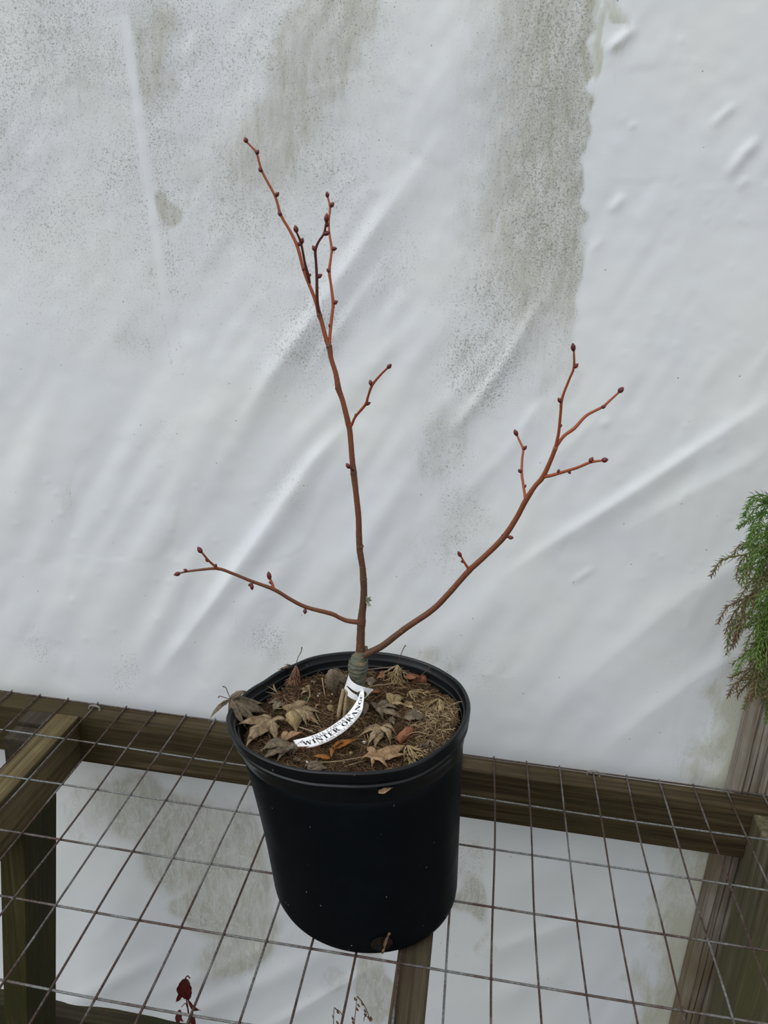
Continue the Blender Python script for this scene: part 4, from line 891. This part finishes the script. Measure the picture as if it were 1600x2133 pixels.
for k, (x, y) in enumerate(((660, 1490), (705, 1545), (765, 1530), (800, 1470), (590, 1475), (560, 1530), (740, 1590), (870, 1530), (810, 1425), (690, 1410))):
    a = rng.uniform(0, 3.14); r = rng.uniform(14, 26)
    P = [soil_pt(x-r*math.cos(a), y-.6*r*math.sin(a), .003), soil_pt(x, y, .008), soil_pt(x+r*math.cos(a), y+.6*r*math.sin(a), .004)]; C = catmull([tuple(p) for p in P], 5); V, F = tube_geo(C, [.0005]*len(C), 5)
    tag(mk('leaf_stalk', V, F, M['stalk' if k % 2 else 'root'], None, P[1]), 'thin %s leaf stalk lying %s' % ('dark' if k % 2 else 'pale', stalk_at[k]), 'stalk', 'loose stalks on the soil')
# scrap stuck on the pot band and root hanging from the drain hole
Pq = min(((CAM+ray(802, 1646)*t) for t in np.linspace(.6, 1.0, 500)), key=lambda P: abs(math.hypot(P.x-BC.lerp(RC, .87).x, P.y-BC.lerp(RC, .87).y)-.128))
V = []; F = []; MID = []; A = CAM+ray(788, 1649)*(depth(Pq)-.003); B = CAM+ray(819, 1640)*(depth(Pq)-.003)
strip(A, B, Vector((0, 0, 1)), .22, .001, .2, .1, V, F, MID, 10, upv=HN)
V += [v-HN*.012 for v in V[::9]]
o = mk('leaf_scrap', V, F, M['leaf_warm'], None, Pq, True, {'mid': MID+[0]*(len(V)-len(MID))}); tag(o, 'small tan leaf scrap stuck to the pot band', 'leaf')
pts = [CAM+ray(x, y)*(depth(HP)-d_) for x, y, d_ in ((800, 1972, 0.0), (806, 1952, .006), (812, 1945, .008), (806, 1958, .010), (801, 1975, .012), (796, 1986, .010))]
C = catmull([tuple(p) for p in pts], 5); V, F = tube_geo(C, [.0011+.0006*math.sin(k*.9) for k in range(len(C))], 7)
o = mk('dangling_root', V, F, M['rootlet'], None, HP, True); tag(o, 'crooked brown root poking out of the drain hole', 'root')

# ---------------------------------------------------------------- conifer at the right
CY_ = -.13
cpot_c = Vector((1.27, -.20, .0013))
def lathe(prof, c, n=48):
    V = []; F = []
    for r, z in prof: V += [(c.x+r*math.cos(2*math.pi*k/n), c.y+r*math.sin(2*math.pi*k/n), c.z+z) for k in range(n)]
    for j in range(len(prof)-1):
        for k in range(n): F.append((j*n+k, j*n+(k+1) % n, (j+1)*n+(k+1) % n, (j+1)*n+k))
    F.append(tuple(range(n-1, -1, -1))); F.append(tuple((len(prof)-1)*n+k for k in range(n))); return V, F
V, F = lathe([(.08, 0), (.084, .003), (.094, .15), (.098, .151), (.099, .172), (.0975, .174), (.094, .173), (.092, .15)], cpot_c)
o = mk('nursery_pot', V, F, M['pot'], None, cpot_c, True); tag(o, 'smaller black nursery pot under the conifer', 'pot')
con = empty('conifer', cpot_c+Vector((0, 0, .14))); tag(con, 'green conifer with drooping bronze tipped needle sprays beside the post', 'conifer')
tp = [(1.27, -.2, .14), (1.262, -.195, .30), (1.255, -.19, .45), (1.25, -.185, .62), (1.245, -.18, .76)]
C = catmull(tp, 6); V, F = tube_geo(C, [.009-.007*k/(len(C)-1) for k in range(len(C))], 9, True, .06); mk('trunk', V, F, M['twig'], con, smooth=True)
def spray_geo(P, tone0, tone1, V, F, TN, nl=.0092, r0=.0014):
    """needles spiralling on a curved stem P (list of Vectors)"""
    L = [0]
    for a, b in zip(P[:-1], P[1:]): L.append(L[-1]+(b-a).length)
    tot = L[-1]; gv, gf = tube_geo(P, [r0*(1-.6*l/tot) for l in L], 5); o0 = len(V); V += gv; F += [tuple(i+o0 for i in f) for f in gf]; TN += [tone0+(tone1-tone0)*.8]*len(gv)
    s = .002; k = 0
    while s < tot:
        i = int(np.searchsorted(L, s))-1; i = max(0, min(i, len(P)-2)); f = (s-L[i])/(L[i+1]-L[i]); c = P[i].lerp(P[i+1], f); d = (P[i+1]-P[i]).normalized()
        a = d.orthogonal().normalized(); b = d.cross(a); th_ = k*2.39996+.3; n_ = a*math.cos(th_)+b*math.sin(th_)
        e = s/tot; ln = nl*(.65+.5*math.sin(math.pi*min(1, .15+e*.85)))*rng.uniform(.8, 1.15); w = .0009
        q1 = c+(n_*.72+d*.5)*ln*.55; q2 = c+(n_*.95+d*.95)*ln*.72; sd_ = d.cross(n_)*w; j = len(V)
        V += [c+sd_, c-sd_, q1+sd_*.9, q1-sd_*.9, q1+n_*w*.8, q2]; F += [(j, j+1, j+3, j+2), (j+2, j+3, j+5), (j+3, j+4, j+5), (j+4, j+2, j+5), (j, j+2, j+4), (j+1, j+4, j+3)]
        TN += [min(1, max(0, tone0+(tone1-tone0)*e+rng.uniform(-.08, .08)))]*6
        s += .00125; k += 1
def cpt(px, py, y): return onp(px, py, 1, y)
def branchlet(pxs, y0, tone0, tone1, subs):
    """pxs: pixel path, first point is at the bough; y0 plane"""
    P = [cpt(x, y, y0+rng.uniform(-.006, .006)) for x, y in pxs]; C = [Vector(c) for c in catmull([tuple(p) for p in P], 7)]
    V = []; F = []; TN = []; spray_geo(C, tone0, tone1, V, F, TN)
    for k in range(subs):
        f = rng.uniform(.1, .55); i = int(f*(len(C)-2)); A = C[i]; d = (C[-1]-C[0]).normalized(); s = 1 if k % 2 else -1
        side = d.cross(Vector((0, -1, 0))).normalized()*s; Ls = rng.uniform(.022, .040)
        B = A+d*Ls*.6+side*Ls*.5+Vector((0, rng.uniform(-.02, .012), -.004)); E = A+d*Ls*.85+side*Ls*.50+Vector((0, rng.uniform(-.028, .015), -.024))
        c2 = [Vector(c) for c in catmull([tuple(A), tuple(B), tuple(E)], 6)]; spray_geo(c2, tone0+.3*(tone1-tone0), tone1, V, F, TN, .0092, .001)
    mk('branchlet', V, F, M['needle'], con, attrs={'tone': TN})
BR = [
    ([(1660, 1030), (1605, 1044), (1575, 1058), (1559, 1080)], .05, .25, 3), ([(1660, 1060), (1600, 1068), (1572, 1082), (1563, 1106)], .05, .3, 3), ([(1660, 1085), (1605, 1105), (1575, 1118), (1556, 1130)], .08, .3, 3), ([(1660, 1020), (1620, 1042), (1590, 1046)], 0, .1, 2),
    ([(1660, 1130), (1590, 1138), (1545, 1134), (1527, 1156)], .2, .85, 3), ([(1620, 1130), (1570, 1145), (1543, 1170), (1533, 1206)], .25, .85, 2), ([(1650, 1150), (1590, 1165), (1555, 1188), (1538, 1213)], .15, .6, 3), ([(1650, 1180), (1600, 1195), (1570, 1208), (1551, 1218)], .1, .35, 3),
    ([(1660, 1190), (1600, 1215), (1545, 1250), (1515, 1265), (1495, 1299)], .3, .95, 3), ([(1600, 1230), (1548, 1255), (1522, 1290), (1511, 1320)], .4, .95, 1), ([(1620, 1240), (1560, 1275), (1538, 1310), (1528, 1347)], .25, .75, 2), ([(1640, 1250), (1590, 1290), (1560, 1330), (1551, 1362)], .15, .6, 3),
    ([(1640, 1270), (1585, 1290), (1545, 1310), (1530, 1335)], .35, .8, 2), ([(1650, 1320), (1590, 1345), (1545, 1368), (1525, 1384)], .25, .7, 3), ([(1660, 1350), (1600, 1378), (1550, 1398), (1520, 1413)], .35, .95, 3), ([(1610, 1370), (1565, 1395), (1540, 1420), (1534, 1442)], .4, .95, 1), ([(1640, 1380), (1580, 1410), (1550, 1432), (1535, 1453)], .35, .95, 2),
    ([(1660, 1300), (1610, 1330), (1592, 1360), (1584, 1396)], .05, .35, 4), ([(1650, 1370), (1600, 1400), (1578, 1425), (1568, 1452)], .3, .7, 2), ([(1660, 1390), (1620, 1410), (1602, 1425), (1594, 1445)], .1, .5, 3), ([(1660, 1240), (1610, 1270), (1588, 1300), (1576, 1330)], .1, .4, 4), ([(1660, 1110), (1615, 1140), (1590, 1170), (1580, 1195)], .05, .3, 4),
    ([(1670, 1060), (1625, 1090), (1600, 1120), (1590, 1150)], .0, .2, 4), ([(1665, 1210), (1625, 1225), (1598, 1240), (1570, 1262)], .1, .4, 3), ([(1660, 1340), (1620, 1350), (1590, 1372), (1570, 1395)], .1, .5, 3), ([(1660, 1160), (1620, 1200), (1604, 1240), (1600, 1275)], .05, .3, 4), ([(1660, 1285), (1625, 1310), (1608, 1340), (1604, 1370)], .05, .4, 4)]
bough_ends = []
for i, (pp, t0, t1, ns) in enumerate(BR):
    y = CY_+.045*math.sin(i*2.1); branchlet(pp, y, t0, t1, ns)
    S = cpt(*pp[0], y); zt = min(.72, max(.26, S.z+.02)); k = (zt-.14)/.62; R0 = Vector((1.27-.025*k, -.2+.02*k, zt))
    C = catmull([tuple(R0), tuple((R0+S)/2+Vector((0, 0, .012))), tuple(S)], 5); V, F = tube_geo(C, [.0024-.0013*k_/(len(C)-1) for k_ in range(len(C))], 6); mk('bough', V, F, M['twig'], con)
for i, (pp, t0, t1, ns) in enumerate(BR):
    if i % 2 == 0: branchlet([(x+46+rng.uniform(-8, 8), y+rng.uniform(-18, 18)) for x, y in pp], CY_+.05+.02*math.sin(i), t0, t1*.7, ns)
# the side away from the picture
for i in range(26):
    a = rng.uniform(-2.2, 2.2); z = rng.uniform(.24, .74); r = .17*(1-.55*(z-.2)/.6); A = Vector((1.26, -.19, z)); d = Vector((math.cos(a), math.sin(a)*.9, 0))
    if A.y+d.y*r > -.045: d.y = min(d.y, .5)
    C = [Vector(c) for c in catmull([tuple(A), tuple(A+d*r*.5+Vector((0, 0, .01))), tuple(A+d*r*.85+Vector((0, 0, -.01))), tuple(A+d*r+Vector((0, 0, -.04)))], 6)]
    V = []; F = []; TN = []; spray_geo(C, .05, rng.uniform(.2, .8), V, F, TN)
    for k in range(3):
        j = rng.randrange(6, 14); s = d.cross(Vector((0, 0, 1)))*(1 if k % 2 else -1); q = C[j]
        spray_geo([Vector(c) for c in catmull([tuple(q), tuple(q+d*.02+s*.02), tuple(q+d*.03+s*.03+Vector((0, 0, -.025)))], 5)], .1, .5, V, F, TN, .0092, .001)
    mk('branchlet', V, F, M['needle'], con, attrs={'tone': TN})

# ---------------------------------------------------------------- weeds at the foot of the sheet
WY = -.035
def wp(x, y, dy=0.0): return onp(x, y, 1, WY+dy)
def stem_geo(pts, r):
    C = catmull([tuple(p) for p in pts], 6); return tube_geo(C, [r*(1-.4*k/(len(C)-1)) for k in range(len(C))], 6)
base = wp(392, 2150); base.z = GROUND
wd = empty('red_leaved_weed', base); tag(wd, 'dark red leaved weed growing below the wire mesh', 'weed')
V, F = stem_geo([base, wp(394, 2133), wp(393, 2115), wp(391, 2098), wp(389, 2084), wp(387, 2062), wp(386, 2040), wp(391, 2033), wp(396, 2038)], .0016); mk('stem', V, F, M['leaf_crimson'], wd)
V, F = stem_geo([wp(391, 2100), wp(386, 2090), wp(378, 2098)], .0009); mk('stem', V, F, M['leaf_crimson'], wd)
for a, b, w in (((387, 2038), (384, 2082), .26), ((388, 2042), (393, 2086), .24), ((382, 2060), (366, 2088), .16), ((392, 2081), (419, 2105), .20), ((375, 2103), (371, 2133), .26), ((374, 2106), (384, 2128), .2), ((399, 2108), (408, 2138), .22)):
    V = []; F = []; MID = []; A = wp(*a); B = wp(*b, rng.uniform(-.02, .0)); strip(A, B, (B-A).cross(HN).normalized(), w, .004, .5, .1, V, F, MID, 10, upv=HN)
    mk('leaf_blade', V, F, M['leaf_crimson'], wd, smooth=True, attrs={'mid': MID})
base = wp(738, 2160, .01); base.z = GROUND
wd = empty('dead_weed', base); tag(wd, 'thin dead weed with bent dark stems below the pot', 'weed')
for pts in ([(738, 2160), (738, 2133), (741, 2105), (744, 2075)], [(744, 2075), (754, 2087), (762, 2100), (767, 2112), (770, 2124)], [(764, 2112), (759, 2120), (758, 2128)], [(698, 2165), (695, 2133), (696, 2101), (700, 2101)], [(698, 2101), (708, 2107), (713, 2116), (714, 2128)], [(695, 2122), (692, 2114)]):
    V, F = stem_geo([wp(*q) for q in pts], .0009); mk('stem', V, F, M['stalk'], wd)
for x, y in ((747, 2092), (744, 2100), (755, 2089), (761, 2104), (768, 2118), (771, 2122), (735, 2120), (736, 2128), (704, 2106), (703, 2128), (740, 2079), (773, 2119), (761, 2112)):
    V = []; F = []; MID = []; A = wp(x-2, y-2); B = wp(x+4, y+6, -.003); strip(A, B, (B-A).cross(HN).normalized(), .3, .001, .4, .2, V, F, MID, 5, upv=HN); mk('leaf_blade', V, F, M['stalk'], wd, attrs={'mid': MID})
base = wp(212, 2150, .02); base.z = GROUND
wd = empty('dead_grass', base); tag(wd, 'tiny bent dead grass stem at the ground board', 'weed')
for pts in ([(210, 2150), (211, 2120), (215, 2101)], [(215, 2101), (219, 2108), (223, 2112)]):
    V, F = stem_geo([wp(*q) for q in pts], .0008); mk('stem', V, F, M['stalk'], wd)
